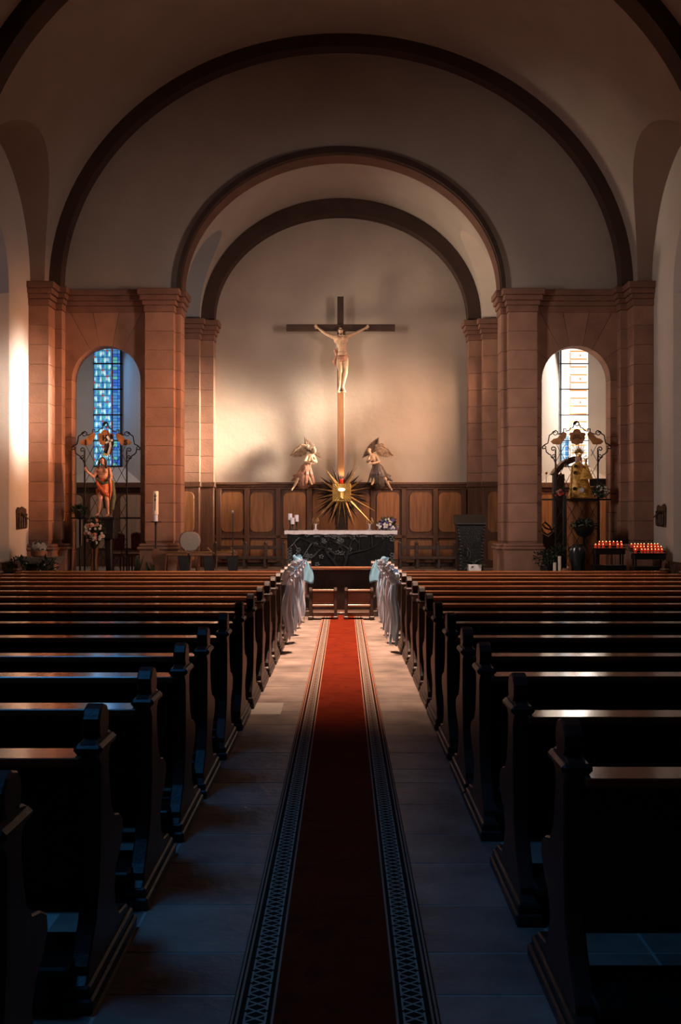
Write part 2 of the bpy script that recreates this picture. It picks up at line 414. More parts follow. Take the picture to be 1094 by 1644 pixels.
# =============== CHANCEL WALL (front of the nave) ===============
wc = struct('wall_chancel')
b = MB(); po, pin = ell(6.75, 5.7, 64), ell(3.43, 2.92, 64)
for ya in (22.12,):
    b.grid([[(p[0], ya, p[1]) for p in po], [(p[0], ya, p[1]) for p in pin]])
b.grid([[(p[0], 22.45, p[1]) for p in po], [(p[0], 22.45, p[1]) for p in pin]])
b.build('arch_wall', 'plaster', wc, keep=1)
arch_ring(22.0, 22.12, 3.44, 2.93, 3.53, 3.06, 'sandstone_dark'); arch_ring(22.1, 22.6, 3.42, 2.90, 3.50, 3.0, 'sandstone_lit')
def niche_side(sx):
    X = lambda a, b: sorted((sx*a, sx*b))
    # nave pilasters
    a, b = X(6.08, 6.5); pier(a, b, 21.35, 22.1, SPR+.0)
    a, b = X(5.93, 6.12); pier(a, b, 21.82, 22.12, SPR+.0)
    # niche wall core with arched opening
    cx, r, zs = 5.05, .735, 4.61
    t = struct(trim(), (sx*cx, 22.1, CF))
    arc = [(cx+(r+.012)*cos(pi*i/24), zs+(r+.012)*sin(pi*i/24)) for i in range(25)]
    def P(l): return [(sx*p[0], p[1]) for p in l]
    m = MB()
    m.prism(P([(cx-r-.012, CF), (3.54, CF), (3.54, SPR-.05), (cx, SPR-.05)]+arc[::-1][:13][::-1][::1]), 'y', 22.12, 22.45) if False else None
    la = [p for p in arc if p[0] <= cx+1e-6]; ra = [p for p in arc if p[0] >= cx-1e-6]
    m.prism(P([(3.54, CF), (3.54, SPR), (cx, SPR)]+la+[(cx-r-.012, CF)]), 'y', 22.12, 22.45)
    m.prism(P([(6.7, CF), (6.7, SPR), (cx, SPR)]+ra[::-1]+[(cx+r+.012, CF)]), 'y', 22.12, 22.45)
    m.build('core', 'mortar', t)
    ztop = SPR-.48; z = zs
    while z > CF+.05:
        z0 = max(CF, z-.407)
        for (a_, b_) in ((4.1, cx-r), (cx+r, 6.0)):
            a, b = X(a_, b_); MB().box(a, b, 22.07, 22.46, z0+.003, z-.003, .008).build('stone_block', 'sandstone', t)
        z = z0
    angs = [0, 36, 62, 79, 101, 118, 144, 180]
    xl, xr = 4.1, 6.0
    def ray(a):
        a = radians(a); dx, dz = cos(a), sin(a); best = 9
        for lim, d in ((xr-cx, dx), (xl-cx, dx), (ztop-zs, dz)):
            if abs(d) > 1e-6 and lim/d > 0: best = min(best, lim/d)
        return (cx+dx*best, zs+dz*best)
    corners = [math.degrees(math.atan2(ztop-zs, xr-cx)), math.degrees(math.atan2(ztop-zs, xl-cx))]
    for a0, a1 in zip(angs[:-1], angs[1:]):
        e = .18; n = 6
        inn = [(cx+r*cos(radians(a0+e+(a1-a0-2*e)*i/n)), zs+r*sin(radians(a0+e+(a1-a0-2*e)*i/n))) for i in range(n+1)]
        outp = [ray(a1-e)]+[c for c in [(xl, ztop), (xr, ztop)] if a0 < math.degrees(math.atan2(c[1]-zs, c[0]-cx)) < a1]+[ray(a0+e)]
        MB().prism(P(inn+outp), 'y', 22.07, 22.46).build('voussoir', 'sandstone', t)
    # cornice running over the niche
    m = MB(); z = SPR-.02
    for h, o in ((.12, .16), (.11, .11), (.10, .07), (.14, .03)):
        a, b = X(4.1, 6.0); m.box(a, b, 22.07-o, 22.4, z-h+.002, z, .01); z -= h
    m.build('cornice', 'sandstone_cap_shaded', t)
    # big chancel pier and its inner step
    a, b = X(3.56, 4.18); pier(a, b, 21.86, 22.2, SPR-.03)
    a, b = X(3.44, 3.62); pier(a, b, 22.08, 22.6, SPR-.03)
    # chancel side wall with clerestory lunette
    m = MB(); x = sx*3.95; yc, w, rise = 23.85, 1.12, 1.75
    ys = [22.6]+[yc-w*cos(pi*i/20) for i in range(21)]+[25.2]
    A, B = 3.44, 2.96
    hs = [SPR+rise*sqrt(max(0, 1-((y-yc)/w)**2)) if abs(y-yc) <= w else SPR for y in ys]
    lr = [[(sx*(A*sqrt(max(0, 1-((h-SPR)/B)**2))*(1-i/4)+3.95*i/4), y, h) for i in range(5)] for y, h in zip(ys, hs)]
    MB().grid(lr).build('lunette', 'plaster_shaded' if sx < 0 else 'plaster_sunlit', ceil2, smooth=True, keep=1)
    m = MB()
    for (y0, h0), (y1, h1) in zip(zip(ys[:-1], hs[:-1]), zip(ys[1:], hs[1:])):
        m.quad((x, y0, CF), (x, y1, CF), (x, y1, h1), (x, y0, h0))
    m.quad((x, 22.4, CF), (x, 22.6, CF), (x, 22.6, SPR), (x, 22.4, SPR)).quad((x, 25.2, CF), (x, 25.7, CF), (x, 25.7, SPR), (x, 25.2, SPR))
    m.build('side_bay', 'plaster', wl2 if sx < 0 else wr2, keep=1)
    wn = struct('window_%d' % (11 if sx < 0 else 12), (x, yc, 3.4))
    xa = x-sx*.03
    fr = MB(); gl = MB()
    gl.box(*sorted((xa, xa+sx*.02)), 23.05, 24.65, 3.4, 6.2).build('pane', 'glass_nave_l' if sx < 0 else 'glass_warm', wn)
    for i in range(3): fr.box(*sorted((xa-sx*.03, xa+sx*.03)), 23.05+.8*i-.03, 23.05+.8*i+.03, 3.4, 6.2)
    for i in range(5): fr.box(*sorted((xa-sx*.03, xa+sx*.03)), 23.05, 24.65, 3.4+.7*i-.03, 3.4+.7*i+.03)
    fr.build('frame', 'lead', wn)
    # inner pilasters below the apse arch (wood clad below 2.5 m)
    a, b = X(3.45, 3.97); pier(a, b, 25.0, 25.62, SPR-.05, zstart=2.5)
    a, b = X(3.13, 3.50); pier(a, b, 25.22, 25.62, SPR-.05, zstart=2.5)
    # side chapel shell
    t = struct('wall_chapel_left' if sx < 0 else 'wall_chapel_right')
    m = MB(); pl = 'plaster_light'
    wx0, wx1 = 4.98, 6.85; zt, zb = 6.75, 2.53
    yb = 25.6; gx0, gx1, gy, gz0, gz1 = 5.60, 6.32, 26.3, 2.98, 6.5
    def q(*p): m.quad(*[(sx*a_, b_, c_) for a_, b_, c_ in p])
    q((3.97, yb, CF), (wx0, yb, CF), (wx0, yb, 7), (3.97, yb, 7)); q((wx1, yb, CF), (7.2, yb, CF), (7.2, yb, 7), (wx1, yb, 7))
    q((wx0, yb, CF), (wx1, yb, CF), (wx1, yb, zb), (wx0, yb, zb)); q((wx0, yb, zt), (wx1, yb, zt), (wx1, yb, 7), (wx0, yb, 7))
    q((wx0, yb, zb), (gx0, gy, gz0), (gx0, gy, gz1), (wx0, yb, zt)); q((wx1, yb, zb), (gx1, gy, gz0), (gx1, gy, gz1), (wx1, yb, zt))
    q((wx0, yb, zb), (wx1, yb, zb), (gx1, gy, gz0), (gx0, gy, gz0)); q((wx0, yb, zt), (wx1, yb, zt), (gx1, gy, gz1), (gx0, gy, gz1))
    q((7.2, 22.45, CF), (7.2, yb, CF), (7.2, yb, 7), (7.2, 22.45, 7)); q((3.97, 22.45, 7), (7.2, 22.45, 7), (7.2, yb, 7), (3.97, yb, 7))
    q((3.96, 22.45, CF), (3.96, yb, CF), (3.96, yb, 7), (3.96, 22.45, 7))
    m.build('chapel_shell', pl, t, keep=1)
    return gx0, gx1, gy, gz0, gz1
glass('glass_warm', (.9, .62, .42), .8)
ceil2 = struct('ceiling_chancel'); wl2 = struct('wall_chancel_left'); wr2 = struct('wall_chancel_right')
ys = [22.6]+[23.85-1.12*cos(pi*i/20) for i in range(21)]+[25.25]
rows = []
for y in ys:
    h = SPR+1.75*sqrt(max(0, 1-((y-23.85)/1.12)**2)) if abs(y-23.85) <= 1.12 else SPR
    t0 = math.asin((h-SPR)/2.96)
    rows.append([(3.44*cos(t0+(pi-2*t0)*i/48), y, SPR+2.96*sin(t0+(pi-2*t0)*i/48)) for i in range(49)])
MB().grid(rows).build('vault', 'plaster', ceil2, smooth='full', keep=1)
for sx in (-1, 1): GW = niche_side(sx)
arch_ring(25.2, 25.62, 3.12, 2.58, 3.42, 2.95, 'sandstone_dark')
MB().prism([(-4.1, CF)]+[(-p[0], p[1]) for p in ell(4.1, 3.4, 40)]+[(4.1, CF)], 'y', 25.6, 25.8).build('wall_apse', 'plaster_apse', kind='structure')

# =============== STAINED GLASS OF THE CHAPEL WINDOWS ===============
for nm, col, s in (('pane_cyan', (.06, .38, .52), .85), ('pane_sky', (.08, .28, .62), .75), ('pane_blue', (.04, .14, .55), .8), ('pane_white', (.70, .84, .88), .9), ('pane_red', (.80, .07, .03), .8),
                   ('pane_teal', (.12, .50, .45), .8), ('pane_violet', (.42, .12, .50), .8), ('pane_day', (1, .96, .90), 1.05), ('pane_amber', (.95, .38, .12), .9), ('pane_paleblue', (.35, .62, .85), .8)):
    glass(nm, col, s)
gx0, gx1, gy, gz0, gz1 = GW
wn = struct('window_13', (-(gx0+gx1)/2, gy, gz0))
PN = ['pane_cyan', 'pane_sky', 'pane_blue', 'pane_white', 'pane_red', 'pane_teal', 'pane_violet']
m = MB(); lead = MB()
xL, xR = -gx1, -gx0; yg = gy-.01
rnd = random.Random(5)
ncell = 2; sec = .655; cw = .44/2; xs0 = xL
def lens(cx, cz, hw, hh, mi, y=yg-.004):
    m.mi = mi
    m.bm.faces.new([m.bm.verts.new(p) for p in [(cx, y, cz-hh), (cx+hw, y, cz-hh*.2), (cx+hw*.6, y, cz+hh*.5), (cx, y, cz+hh), (cx-hw*.6, y, cz+hh*.5), (cx-hw, y, cz-hh*.2)]]).material_index = mi
z = gz0; row = 0
while z < gz1:
    for c in range(4):
        x0 = xL+c*.11; m.mi = [0, 1, 0, 1][(c+row) % 4]
        m.quad((x0, yg, z), (x0+.11, yg, z), (x0+.11, yg, z+.164), (x0, yg, z+.164))
        lens(x0+.055, z+.080, .020, .075, [3, 5, 3, 5][(c*3+row) % 4])
        lens(x0+.02, z+.10, .012, .055, [5, 3, 2][(c+row) % 3], yg-.006); lens(x0+.09, z+.10, .011, .055, [3, 2, 5][(c+row) % 3], yg-.006)
        if (c+row) % 2: lens(x0+.0, z+.0, .03, .034, [4, 4, 4, 2][(row+c) % 4], yg-.008)
    xx = xL+.44; m.mi = [6, 6, 4, 2][row % 4]; m.quad((xx, yg, z), (xx+.04, yg, z), (xx+.04, yg, z+.164), (xx, yg, z+.164))
    for c in range(2):
        for h in range(2):
            x0 = xL+.48+c*.12; m.mi = rnd.choice([1, 1, 2, 5, 5, 1] if c == 0 else [2, 1, 2, 1])
            m.quad((x0, yg, z+h*.082), (x0+.12, yg, z+h*.082), (x0+.12, yg, z+h*.082+.082), (x0, yg, z+h*.082+.082))
            lead.box(x0, x0+.12, yg-.02, yg, z+h*.082-.004, z+h*.082+.004)
    lead.box(xL, xL+.44, yg-.02, yg-.012, z-.005, z+.005)
    z += .164; row += 1
for c in range(5): lead.box(xL+c*.11-.003, xL+c*.11+.003, yg-.02, yg-.012, gz0, gz1)
lead.box(xL+.594, xL+.602, yg-.02, yg-.01, gz0, gz1)
m.build('stained_glass', PN, wn, kind='stuff', keep=1)
zz = gz0+.01
for i in range(6):
    lead.box(xL-.01, xR+.01, yg-.05, yg-.015, gz0+i*sec-.02-.0, gz0+i*sec+.014)
lead.box(xL+.462, xL+.482, yg-.05, yg-.015, gz0, gz1); lead.box(xR-.05, xR+.005, yg-.05, yg-.015, gz0, gz1)
lead.build('lead_bars', 'lead', wn, kind='stuff')
MB().quad((xL-.1, gy+.02, gz0-.1), (xR+.1, gy+.02, gz0-.1), (xR+.1, gy+.02, gz1+.1), (xL-.1, gy+.02, gz1+.1)).build('backing', 'lead', wn)
# right window: bright clear panes with amber lines, blue at the bottom
wn = struct('window_14', ((gx0+gx1)/2, gy, gz0)); m = MB(); lead = MB(); xL, xR = gx0, gx1
PN2 = ['pane_day', 'pane_amber', 'pane_paleblue', 'pane_sky', 'pane_red']
m.mi = 0; m.quad((xL, yg, gz0), (xR, yg, gz0), (xR, yg, gz1), (xL, yg, gz1))
for i in range(17):
    z = gz0+.12+i*.20
    m.mi = 1
    m.quad((xL+.26, yg-.004, z), (xR-.03, yg-.004, z), (xR-.03, yg-.004, z+.034), (xL+.26, yg-.004, z+.034))
    if i % 3 == 1: m.quad((xL+.5, yg-.004, z+.08), (xL+.54, yg-.004, z+.08), (xL+.54, yg-.004, z+.14), (xL+.5, yg-.004, z+.14))
    if i % 3 != 2: m.quad((xL+.25, yg-.004, z), (xL+.275, yg-.004, z), (xL+.275, yg-.004, z+.19), (xL+.25, yg-.004, z+.19))
for i in range(6):
    for j in range(2):
        m.mi = 2+(i*2+j) % 2 if i < 5 else 2
        m.quad((xL+.02+j*.11, yg-.006, gz0+i*.13), (xL+.12+j*.11, yg-.006, gz0+i*.13), (xL+.12+j*.11, yg-.006, gz0+i*.13+.12), (xL+.02+j*.11, yg-.006, gz0+i*.13+.12))
m.build('stained_glass', PN2, wn, kind='stuff', keep=1)
for i in range(6): lead.box(xL-.01, xR+.01, yg-.05, yg-.015, gz0+i*.655-.015, gz0+i*.655+.008)
lead.box(xL+.0, xL+.03, yg-.05, yg-.015, gz0, gz1)
for i in range(4): lead.box(xL+.2+i*.13, xL+.205+i*.13, yg-.04, yg-.015, gz0, gz0+.9)
for i in range(9): lead.box(xL, xR, yg-.04, yg-.015, gz0+i*.1, gz0+i*.1+.005)
lead.build('lead_bars', 'lead', wn, kind='stuff')

# =============== OAK PANELLING OF THE APSE AND CHAPELS ===============
def rr_panel(m, cx, hw, z0, z1, y0, y1, r=.13):
    pts = []
    for (ax, az, s, e) in ((cx+hw-r, z0+r, -90, 0), (cx+hw-r, z1-r, 0, 90), (cx-hw+r, z1-r, 90, 180), (cx-hw+r, z0+r, 180, 270)):
        for i in range(5):
            a = radians(s+(e-s)*i/4); pts.append((ax+r*cos(a), az+r*sin(a)))
    m.prism(pts, 'y', y0, y1, .012)
pan = struct('baseboard_apse', (0, 25.5, CF))
px2 = 25.4/1650
MB().box(-3.5, 3.5, 25.42, 25.6, CF, 2.42).build('backing_board', 'oak_frame', pan)
for xcen in (-175, -128, -75, -28, 28, 75, 128, 175):
    x = xcen*px2; hw = 18.5*px2
    m = MB(); rr_panel(m, x, hw, 1.30, 2.29, 25.385, 25.43); m.build('panel', 'oak_panel', pan)
    m = MB(); rr_panel(m, x, hw, .62, 1.10, 25.385, 25.43, .05); m.build('panel', 'oak_panel', pan)
for xcen in (-197, -151.5, -101, -51, 0, 51, 101, 151.5, 197):
    x = xcen*px2; hw = 4.2*px2
    m = MB(); m.box(x-hw, x+hw, 25.37, 25.43, CF, 2.42, .008); m.build('stile', 'oak_frame', pan)
m = MB()
for (za, zb_, o) in ((2.42, 2.47, .10), (2.47, 2.53, .15), (2.36, 2.42, .05), (1.15, 1.23, .05), (CF, .60, .05)):
    m.box(-3.5, 3.5, 25.42-o, 25.6, za, zb_, .008)
m.build('cornice_rail', 'oak_frame', pan)
for sx in (-1, 1):
    for k, (xa, xb, yf) in enumerate(((3.12, 3.48, 25.13), (3.44, 3.95, 24.9))):
        a, b = sorted((sx*xa, sx*xb))
        m = MB().box(a, b, yf, 25.6, CF, 2.42, .01); m.box(a-.04, b+.04, yf-.06, 25.6, 2.40, 2.53, .015)
        m.build('pilaster_casing', 'oak_frame', pan)
        if k:
            m = MB(); rr_panel(m, sx*3.72, .16, 1.30, 2.29, yf-.03, yf+.01); m.build('panel', 'oak_panel', pan)
            m = MB(); rr_panel(m, sx*3.72, .16, .62, 1.10, yf-.03, yf+.01, .05); m.build('panel', 'oak_panel', pan)
    ch = struct('baseboard_chapel_left' if sx < 0 else 'baseboard_chapel_right', (sx*5.5, 25.5, CF))
    a, b = sorted((sx*4.0, sx*7.15))
    MB().box(a, b, 25.5, 25.59, CF, 2.40).build('backing_board', 'oak_frame' if sx < 0 else 'mid_wood', ch)
    m = MB().box(a, b, 25.38, 25.6, 2.40, 2.53, .01); m.box(a, b, 25.45, 25.6, 2.32, 2.40, .01); m.build('cornice_rail', 'oak_frame', ch)
    for i in range(4):
        x = sx*(4.45+i*.75)
        m = MB(); rr_panel(m, x, .28, .9, 2.22, 25.46, 25.51); m.build('panel', 'oak_panel' if sx > 0 else 'panel_pale', ch)
# =============== PEWS ===============
PROF = [(-.20, 0), (.50, 0), (.50, .05), (.47, .07), (.47, .10), (.44, .12), (.30, .14), (.24, .20), (.22, .27), (.25, .33), (.33, .38), (.37, .43), (.36, .48),
        (.30, .51), (.22, .53), (.17, .58), (.145, .65), (.13, .72), (.13, .775), (.17, .80), (.185, .835), (.15, .85), (.115, .855), (.13, .885), (.125, .92), (.10, .95), (.05, .9625),
        (.01, .95), (-.02, .92), (-.02, .875), (-.005, .855), (-.055, .84), (-.06, .81), (-.015, .775), (0, .755), (0, .50), (-.02, .36), (-.07, .25), (-.14, .17), (-.17, .14), (-.17, .11), (-.20, .09)]
def make_pew(name, sx, L, label, tail=True):
    """origin: aisle end, on the floor; runs away from the aisle along sx"""
    t = thing(name, (0, 0, 0), label, 'pew', 'rows of dark wooden pews')
    def end(x0, x1, w=0):
        m = MB(); m.prism(PROF, 'x', x0, x1, .006)
        xm0, xm1 = min(x0, x1), max(x0, x1)
        m.box(xm0-.022, xm1+.022, -.215, .52, 0, .05, .008); m.box(xm0-.012, xm1+.012, -.205, .49, .05, .09, .008)
        m.box(xm0-.018, xm1+.018, -.065, .175, .805, .84, .012)
        # raised roundel on the outer face
        return m
    end(0, sx*.062).build('end_panel', 'pew_end', t)
    if tail: end(sx*(L-.062), sx*L).build('end_panel', 'pew_end', t)
    a, b = sorted((sx*.05, sx*(L-.05)))
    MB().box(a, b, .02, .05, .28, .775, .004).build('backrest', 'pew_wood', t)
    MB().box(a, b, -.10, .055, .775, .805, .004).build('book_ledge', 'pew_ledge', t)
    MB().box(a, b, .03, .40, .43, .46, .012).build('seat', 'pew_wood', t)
    m = MB().box(a, b, -.24, -.06, .13, .165, .008)
    for f in (.02, .5, .98):
        x = a+(b-a)*f; m.box(x-.02, x+.02, -.22, .05, .02, .13)
    m.build('kneeler', 'pew_wood', t)
    MB().box(a, b, .03, .07, .02, .16, .006).build('foot_rail', 'pew_wood', t)
    return t
far = [8.02+.89*k for k in range(1, 10)]
ZL = [2.57, 3.53, 4.42, 5.31, 6.10, 7.05, 8.02]+far
ZR = [3.26, 4.25, 5.33, 6.10, 7.05, 8.02]+far
ORD = ['frontmost', 'second', 'third', 'fourth', 'fifth', 'sixth', 'seventh', 'eighth', 'ninth', 'tenth', 'eleventh', 'twelfth', 'thirteenth', 'fourteenth', 'fifteenth', 'sixteenth']
for sx, ZZ, side in ((-1, ZL, 'left'), (1, ZR, 'right')):
    p0 = None
    for i, z in enumerate(sorted(ZZ, reverse=True)):
        extra = ', aisle end hung with fabric' if i < 5 else ', nearest the camera' if i == len(ZZ)-1 else ', undecorated'
        lab = '%s dark pew from the altar, %s of the aisle%s' % (ORD[i], side, extra)
        half = .765-.0035*(z-4)
        loc = (xc(z)+sx*half, z, 0)
        if p0 is None:
            p0 = make_pew('pew', sx, 4.38, lab); p0.location = loc; WL[p0.name] = Vector(loc)
        else: dup(p0, loc, lab)
# =============== CARPET RUNNER ===============
cm = bpy.data.materials.new('carpet'); cm.use_nodes = True; nt = cm.node_tree; N = nt.nodes; Lk = nt.links
bs = N['Principled BSDF']; bs.inputs['Roughness'].default_value = .95; bs.inputs['Specular IOR Level'].default_value = .05
tc = N.new('ShaderNodeTexCoord'); sp = N.new('ShaderNodeSeparateXYZ'); Lk.new(tc.outputs['Object'], sp.inputs[0])
def mth(op, a, b=None, c=None):
    n = N.new('ShaderNodeMath'); n.operation = op
    for i, v in enumerate((a, b, c)):
        if v is None: continue
        if isinstance(v, (int, float)): n.inputs[i].default_value = v
        else: Lk.new(v, n.inputs[i])
    return n.outputs[0]
ax = mth('ABSOLUTE', sp.outputs[0]); yv = sp.outputs[1]
def band(lo, hi, v=None):
    v = v or ax; return mth('MULTIPLY', mth('GREATER_THAN', v, lo), mth('LESS_THAN', v, hi))
# interlace inside the border band: u in 0..1 across, v repeating along
u = mth('DIVIDE', mth('SUBTRACT', ax, .218), .074)
def zig(v, per, ph=0):   # triangle wave 0..1
    q = mth('FRACT', mth('ADD', mth('DIVIDE', v, per), ph)); return mth('ABSOLUTE', mth('SUBTRACT', mth('MULTIPLY', q, 2), 1))
z1 = zig(yv, .10); z2 = zig(yv, .10, .5)
l1 = mth('LESS_THAN', mth('ABSOLUTE', mth('SUBTRACT', u, z1)), .10)
l2 = mth('LESS_THAN', mth('ABSOLUTE', mth('SUBTRACT', u, z2)), .10)
edge = mth('GREATER_THAN', mth('ABSOLUTE', mth('SUBTRACT', u, .5)), .41)
rung = mth('LESS_THAN', zig(yv, .10, .25), .12)
lat = mth('MAXIMUM', mth('MAXIMUM', l1, l2), edge)
lat = mth('MULTIPLY', lat, mth('SUBTRACT', 1, mth('MULTIPLY', rung, edge)))
inb = band(.218, .292); pat = mth('MULTIPLY', inb, lat)
stripe = mth('MAXIMUM', band(.309, .317), mth('MAXIMUM', band(.196, .204), band(.324, .332)))
redz = mth('LESS_THAN', ax, .196)
def mix(f, a, b):
    n = N.new('ShaderNodeMix'); n.data_type = 'RGBA'; Lk.new(f, n.inputs[0])
    for i, v in ((6, a), (7, b)):
        if isinstance(v, tuple): n.inputs[i].default_value = (*v, 1)
        else: Lk.new(v, n.inputs[i])
    return n.outputs[2]
nz = N.new('ShaderNodeTexNoise'); nz.inputs['Scale'].default_value = 3.5; nz.inputs['Detail'].default_value = 8; Lk.new(tc.outputs['Object'], nz.inputs[0])
red = mix(mth('MULTIPLY', nz.outputs[0], 1), (.13, .014, .005), (.26, .032, .010))
nz2 = N.new('ShaderNodeTexNoise'); nz2.inputs['Scale'].default_value = 8; Lk.new(tc.outputs['Object'], nz2.inputs[0])
spotm = mth('GREATER_THAN', nz2.outputs[0], .60); red = mix(mth('MULTIPLY', spotm, .45), red, (.11, .010, .006))
bord = mix(pat, (.05, .022, .018), (.58, .44, .36)); bord = mix(stripe, bord, (.60, .30, .20)); bord = mix(redz, bord, red)
Lk.new(bord, bs.inputs['Base Color'])
n3 = N.new('ShaderNodeTexNoise'); n3.inputs['Scale'].default_value = 260; Lk.new(tc.outputs['Object'], n3.inputs[0])
bp = N.new('ShaderNodeBump'); bp.inputs['Strength'].default_value = .35; bp.inputs['Distance'].default_value = .01; Lk.new(n3.outputs[0], bp.inputs['Height']); Lk.new(bp.outputs[0], bs.inputs['Normal'])
M['carpet'] = cm
m = MB(); rows = []
for i in range(61):
    y = .6+i*(17.3-.6)/60
    rows.append([(-.335, y, .001), (-.335, y, .011), (-.2, y, .012), (.2, y, .012), (.335, y, .011), (.335, y, .001)])
m.grid(rows)
run = m.build('carpet_runner', 'carpet', origin=(0, 0, 0), label='long red carpet runner with patterned light borders down the aisle', cat='carpet')
run.rotation_euler = (0, 0, -.003); run.location = (-.03, 0, 0)
# red carpet on the chancel floor beside the altar
MB().box(-1.9, 1.9, 19.4, 23.4, CF, CF+.012).build('altar_carpet', 'red_cloth', label='dark red carpet on the chancel floor under the altar', cat='carpet')
# =============== FIGURE HELPERS ===============
def capsule(m, p0, p1, r0, r1, seg=10):
    p0, p1 = Vector(p0), Vector(p1)
    m.ball(p0, r0, seg, 6); m.ball(p1, r1, seg, 6); m.tube([p0, p1], [r0, r1], seg)
    return m
def chain(m, pts, rs, seg=10):
    for i in range(len(pts)-1): capsule(m, pts[i], pts[i+1], rs[i], rs[i+1], seg)
    return m
def fuse(m, name, mt, parent, voxel=.011, smooth=4, label=None):
    """weld overlapping volumes into one continuous surface"""
    me = bpy.data.meshes.new('tmp'); m.bm.to_mesh(me); m.bm.free()
    o = bpy.data.objects.new('tmp', me); C.objects.link(o)
    r = o.modifiers.new('r', 'REMESH'); r.mode = 'VOXEL'; r.voxel_size = voxel
    s = o.modifiers.new('s', 'SMOOTH'); s.iterations = smooth; s.factor = .5
    dg = bpy.context.evaluated_depsgraph_get(); dg.update()
    me2 = bpy.data.meshes.new_from_object(o.evaluated_get(dg)); me2.name = name
    bpy.data.objects.remove(o); bpy.data.meshes.remove(me)
    me2.transform(Matrix.Translation(-WL[parent.name])); me2.materials.clear(); me2.materials.append(M[mt])
    me2.polygons.foreach_set('use_smooth', [True]*len(me2.polygons))
    ob = bpy.data.objects.new(name, me2); C.objects.link(ob); ob.parent = parent; WL[ob.name] = WL[parent.name]
    return tag(ob, label)
def head(m, c, s, turn=0, tilt=0, nod=0):
    """head of height ~s*2.3 looking to -Y; turn about z, tilt about y, nod about x"""
    R = Matrix.Rotation(turn, 3, 'Z') @ Matrix.Rotation(tilt, 3, 'Y') @ Matrix.Rotation(nod, 3, 'X')
    c = Vector(c)
    def b(x, y, z, r, sc=(1, 1, 1)): m.ball(c+R @ Vector((x*s, y*s, z*s)), r*s, 10, 8, sc, R)
    b(0, .05, .25, .88, (.88, 1.0, 1.02)); b(0, -.22, -.35, .62, (.88, .9, 1.1)); b(0, -.45, -.82, .24)
    b(0, -.92, -.12, .16, (.7, 1, 1.5)); b(0, -.98, -.28, .13)
    b(0, -.84, -.56, .14, (1.8, .8, .5)); b(0, -.84, -.68, .12, (1.5, .8, .6))
    for q in (-1, 1):
        b(q*.36, -.78, .12, .15, (1.3, .7, .6)); b(q*.36, -.74, .30, .16, (1.5, .8, .5)); b(q*.50, -.60, -.25, .22)
        b(q*.84, .05, -.05, .18, (.5, .9, 1.5))
    return R
def hand(m, wrist, dirv, side, s=.085, curl=.5, palm_n=None):
    """palm and five unequal fingers"""
    d = Vector(dirv).normalized(); n = Vector(palm_n or (0, -1, 0)); n = (n-d*n.dot(d)).normalized(); u = d.cross(n).normalized()*side
    w = Vector(wrist); 
    for k in (-1, 0, 1): capsule(m, w+u*k*s*.10, w+d*s*.95+u*k*s*.28, s*.20, s*.20, 6)
    for k, ln in ((-1.5, .62), (-.5, .82), (.5, .88), (1.5, .74)):
        a = w+d*s*.95+u*k*s*.24; b = a+d*s*ln*.5+u*k*s*.09+n*s*curl*.15; c = b+(d*(1-curl*.6)+n*curl*.8).normalized()*s*ln*.5
        capsule(m, a, b, s*.125, s*.11, 6); capsule(m, b, c, s*.11, s*.085, 6)
    a = w+d*s*.3-u*s*.32; b = a+(d*.6-u*.8)*s*.42; c = b+(d*.9-u*.3+n*.3)*s*.36
    capsule(m, a, b, s*.15, s*.12, 6); capsule(m, b, c, s*.12, s*.095, 6)

# =============== CRUCIFIX ===============
Yc = 25.0
def PC(px, py, dy=0): return W(px, py, Yc)+Vector((0, dy, 0))
cr = thing('crucifix', W(547, 772, 25.14), 'large crucifix with pale carved figure on tall cross before the apse wall', 'crucifix')
a, b = W(541.8, 476, 25.1), W(552, 628, 25.1)
MB().box(a.x, b.x, 25.09, 25.20, b.z, a.z, .008).build('upright', 'cross_dark', cr)
a, b = W(460, 521, 25.1), W(634.5, 531.5, 25.1)
MB().box(a.x, b.x, 25.06, 25.17, b.z, a.z, .008).build('crossbar', 'cross_dark', cr)
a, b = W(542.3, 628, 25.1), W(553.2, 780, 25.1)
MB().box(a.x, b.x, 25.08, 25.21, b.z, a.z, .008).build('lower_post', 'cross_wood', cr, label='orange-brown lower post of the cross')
m = MB()
hd = PC(548.3, 531.5, -.10)
chain(m, [PC(548, 541, -.02), PC(548, 536, -.05)], [.055, .052])
head(m, hd, .088, turn=-.35, tilt=.12, nod=.42)
# torso
for (px, py, dy, r, sc) in ((542.8, 545, -.02, .105, (1, .78, 1.1)), (553.2, 544, -.02, .105, (1, .78, 1.1)), (548, 546, -.01, .12, (1.1, .8, 1.2)), (548.8, 554, -.015, .115, (1.15, .75, 1.2)), (549.4, 562, -.01, .10, (1.15, .75, 1.2)), (549.6, 569, -.01, .112, (1.2, .8, 1.1)), (549.6, 575, 0, .118, (1.22, .85, 1))):
    m.ball(PC(px, py, dy), r, 12, 8, sc)
for q, r_ in ((-1, 543), (1, 554)):    # ribs / pectorals
    m.ball(PC(548+q*4.2, 544.5, -.085), .062, 8, 6, (1.1, .5, .8))
    for k in range(4): capsule(m, PC(548.6+q*1.6, 549+k*2.6, -.100), PC(548.6+q*6.2, 550.5+k*2.7, -.045), .012, .010, 6)
chain(m, [PC(541, 541.5, -.01), PC(535.5, 541, 0), PC(523.2, 535.5, .01), PC(512, 527, .04)], [.062, .056, .042, .028])
chain(m, [PC(555, 540.5, -.01), PC(560.5, 539, 0), PC(572.6, 534.5, .0), PC(585.5, 527.2, .04)], [.062, .056, .042, .028])
hand(m, PC(511.5, 526.5, .04), (-.75, 0, .62), 1, .075, .45); hand(m, PC(586, 527, .04), (.75, 0, .5), -1, .075, .7)
